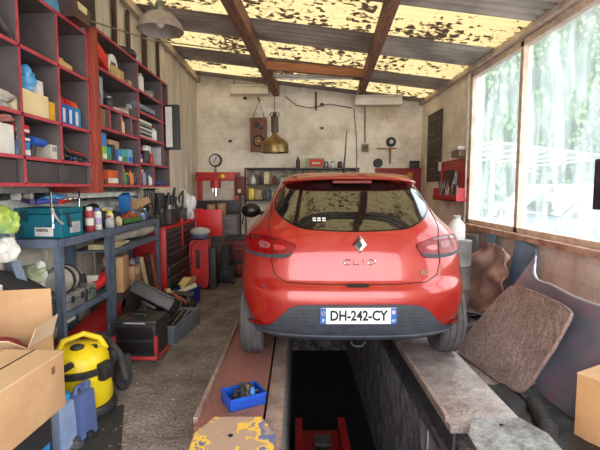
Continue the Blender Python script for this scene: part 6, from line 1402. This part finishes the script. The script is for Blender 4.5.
for i in range(6): mb = MB(); x_ = -1.4+i*.58; z_ = 2.73-.121*(x_+1.6); mb.bb(x_-.03, x_+.03, -1.5, 2.5, z_-.06, z_); mb.build('rafter', lgrey, cn)
# leafy bank
leafm = mat('leaf_green', (104, 134, 80), (70, 98, 56), .8, .6, detail=3)
bank = MB(); bank.grid(lambda u, v: Vector((5+26*u, 25.5-7*u+2.2*v+1.6*noise.noise(Vector((u*7, v*5, 0))), -.1+14*v)), 50, 30)
ob = bank.build('ivy_bank', mat('bank_dark', (58, 84, 48), (44, 62, 38), .7, .9)); ob['kind'] = 'stuff'; ob['label'] = 'tall bank of hanging green creeper outside the window'; ob['category'] = 'foliage'
rs = random.Random(77); lf = MB(); vs = []; fs = []
for i in range(15000):
    u, v = rs.random(), rs.random(); c_ = Vector((5+26*u, 25.2-7*u+2.2*v+1.6*noise.noise(Vector((u*7, v*5, 0)))-rs.uniform(0, .7), -.1+14*v))
    cl = noise.noise(Vector((u*30, v*7, 2)))
    if cl < -.12: continue
    c_.y -= .6*cl
    s_ = rs.uniform(.13, .28); a_ = rs.uniform(0, 2*PI); t_ = rs.uniform(-.9, .6)
    R3 = Matrix.Rotation(a_, 3, 'Z') @ Matrix.Rotation(PI/2+t_, 3, 'X')
    k_ = len(vs); vs += [c_+R3 @ Vector(q) for q in ((-s_*.5, 0, 0), (0, -s_*.9, .03), (s_*.5, 0, 0), (0, s_*.5, .02))]; fs.append((k_, k_+1, k_+2, k_+3))
lf._add(vs, fs); o = lf.build('creeper_leaves', leafm, ob, False); o['kind'] = 'stuff'
for i, (x_, y_) in enumerate(((6.6, 19.0), (13.6, 17.0), (15.6, 16.6))):
    t = thing('shrub', ('rounded shrub outside behind the grey car bonnet', 'rounded shrub outside beside the silver car', 'rounded shrub outside beyond the silver car')[i], 'shrub', (x_, y_, -.05)); vs = []; fs = []
    mb = MB()
    for q in range(900):
        d_ = Vector((rs.gauss(0, 1), rs.gauss(0, 1), abs(rs.gauss(0, 1)))).normalized()*rs.uniform(.6, 1)*1.0; d_.z *= 1.3
        s_ = .12; R3 = Matrix.Rotation(rs.uniform(0, 6), 3, 'Z') @ Matrix.Rotation(rs.uniform(0, 3), 3, 'X'); k_ = len(vs); vs += [d_+R3 @ Vector(w_) for w_ in ((-s_, 0, 0), (0, -s_, 0), (s_, 0, 0), (0, s_*2, 0))]; fs.append((k_, k_+1, k_+2, k_+3))
    mb._add(vs, fs); mb.build('foliage', mat('shrub_leaf', (112, 136, 66), (84, 112, 50), 3, .6), t, False)
    mb = MB(); mb.cyl((0, 0, 0), (0, 0, .9), .06, .03); mb.build('stem', wood, t)
# ------------------------------------------------------------------ light and camera
w = bpy.data.worlds.new('World'); scene.world = w; w.use_nodes = True; nt = w.node_tree; bg = nt.nodes['Background']
N = nt.nodes.new; L = nt.links.new
tc = N('ShaderNodeTexCoord'); sp_ = N('ShaderNodeSeparateXYZ'); L(tc.outputs['Generated'], sp_.inputs[0]); r = N('ShaderNodeValToRGB'); L(sp_.outputs[2], r.inputs['Fac'])
r.color_ramp.elements[0].color = (1, 1, 1, 1); r.color_ramp.elements[1].color = (.72, .84, 1, 1); L(r.outputs['Color'], bg.inputs['Color'])
bg.inputs['Strength'].default_value = 4.0
s_ = bpy.data.lights.new('sun', 'SUN'); s_.energy = 3; s_.angle = math.radians(3); s_.color = (1, .95, .86); so = bpy.data.objects.new('sun', s_); COL.objects.link(so)
so.rotation_euler = Vector((.12, .32, -1)).to_track_quat('-Z', 'Y').to_euler()
for nm, loc, rot, sx_, sy_ in (('portal_window', (2.8, (W0+W1)/2, (WZ0+WZ1)/2), (0, PI/2, 0), WZ1-WZ0, W1-W0), ('portal_front', (.2, -1.2, 1.55), (PI/2, 0, 0), 4.4, 3.1)):
    a = bpy.data.lights.new(nm, 'AREA'); a.shape = 'RECTANGLE'; a.size = sx_; a.size_y = sy_; a.energy = 1; a.cycles.is_portal = True
    o = bpy.data.objects.new(nm, a); COL.objects.link(o); o.location = loc; o.rotation_euler = rot
cam = bpy.data.cameras.new('camera'); cam.sensor_width = 36; cam.lens = F/600*36; cam.clip_end = 300; co = bpy.data.objects.new('camera', cam); COL.objects.link(co)
co.location = (0, 0, H); co.rotation_euler = (PI/2-PITCH, 0, -YAW); scene.camera = co
scene.view_settings.view_transform = 'Standard'; scene.view_settings.look = 'None'; scene.view_settings.gamma = 1; scene.view_settings.exposure = 0.75
scene.cycles.use_denoising = True; scene.cycles.max_bounces = 10; scene.cycles.diffuse_bounces = 6; scene.cycles.sample_clamp_indirect = 12
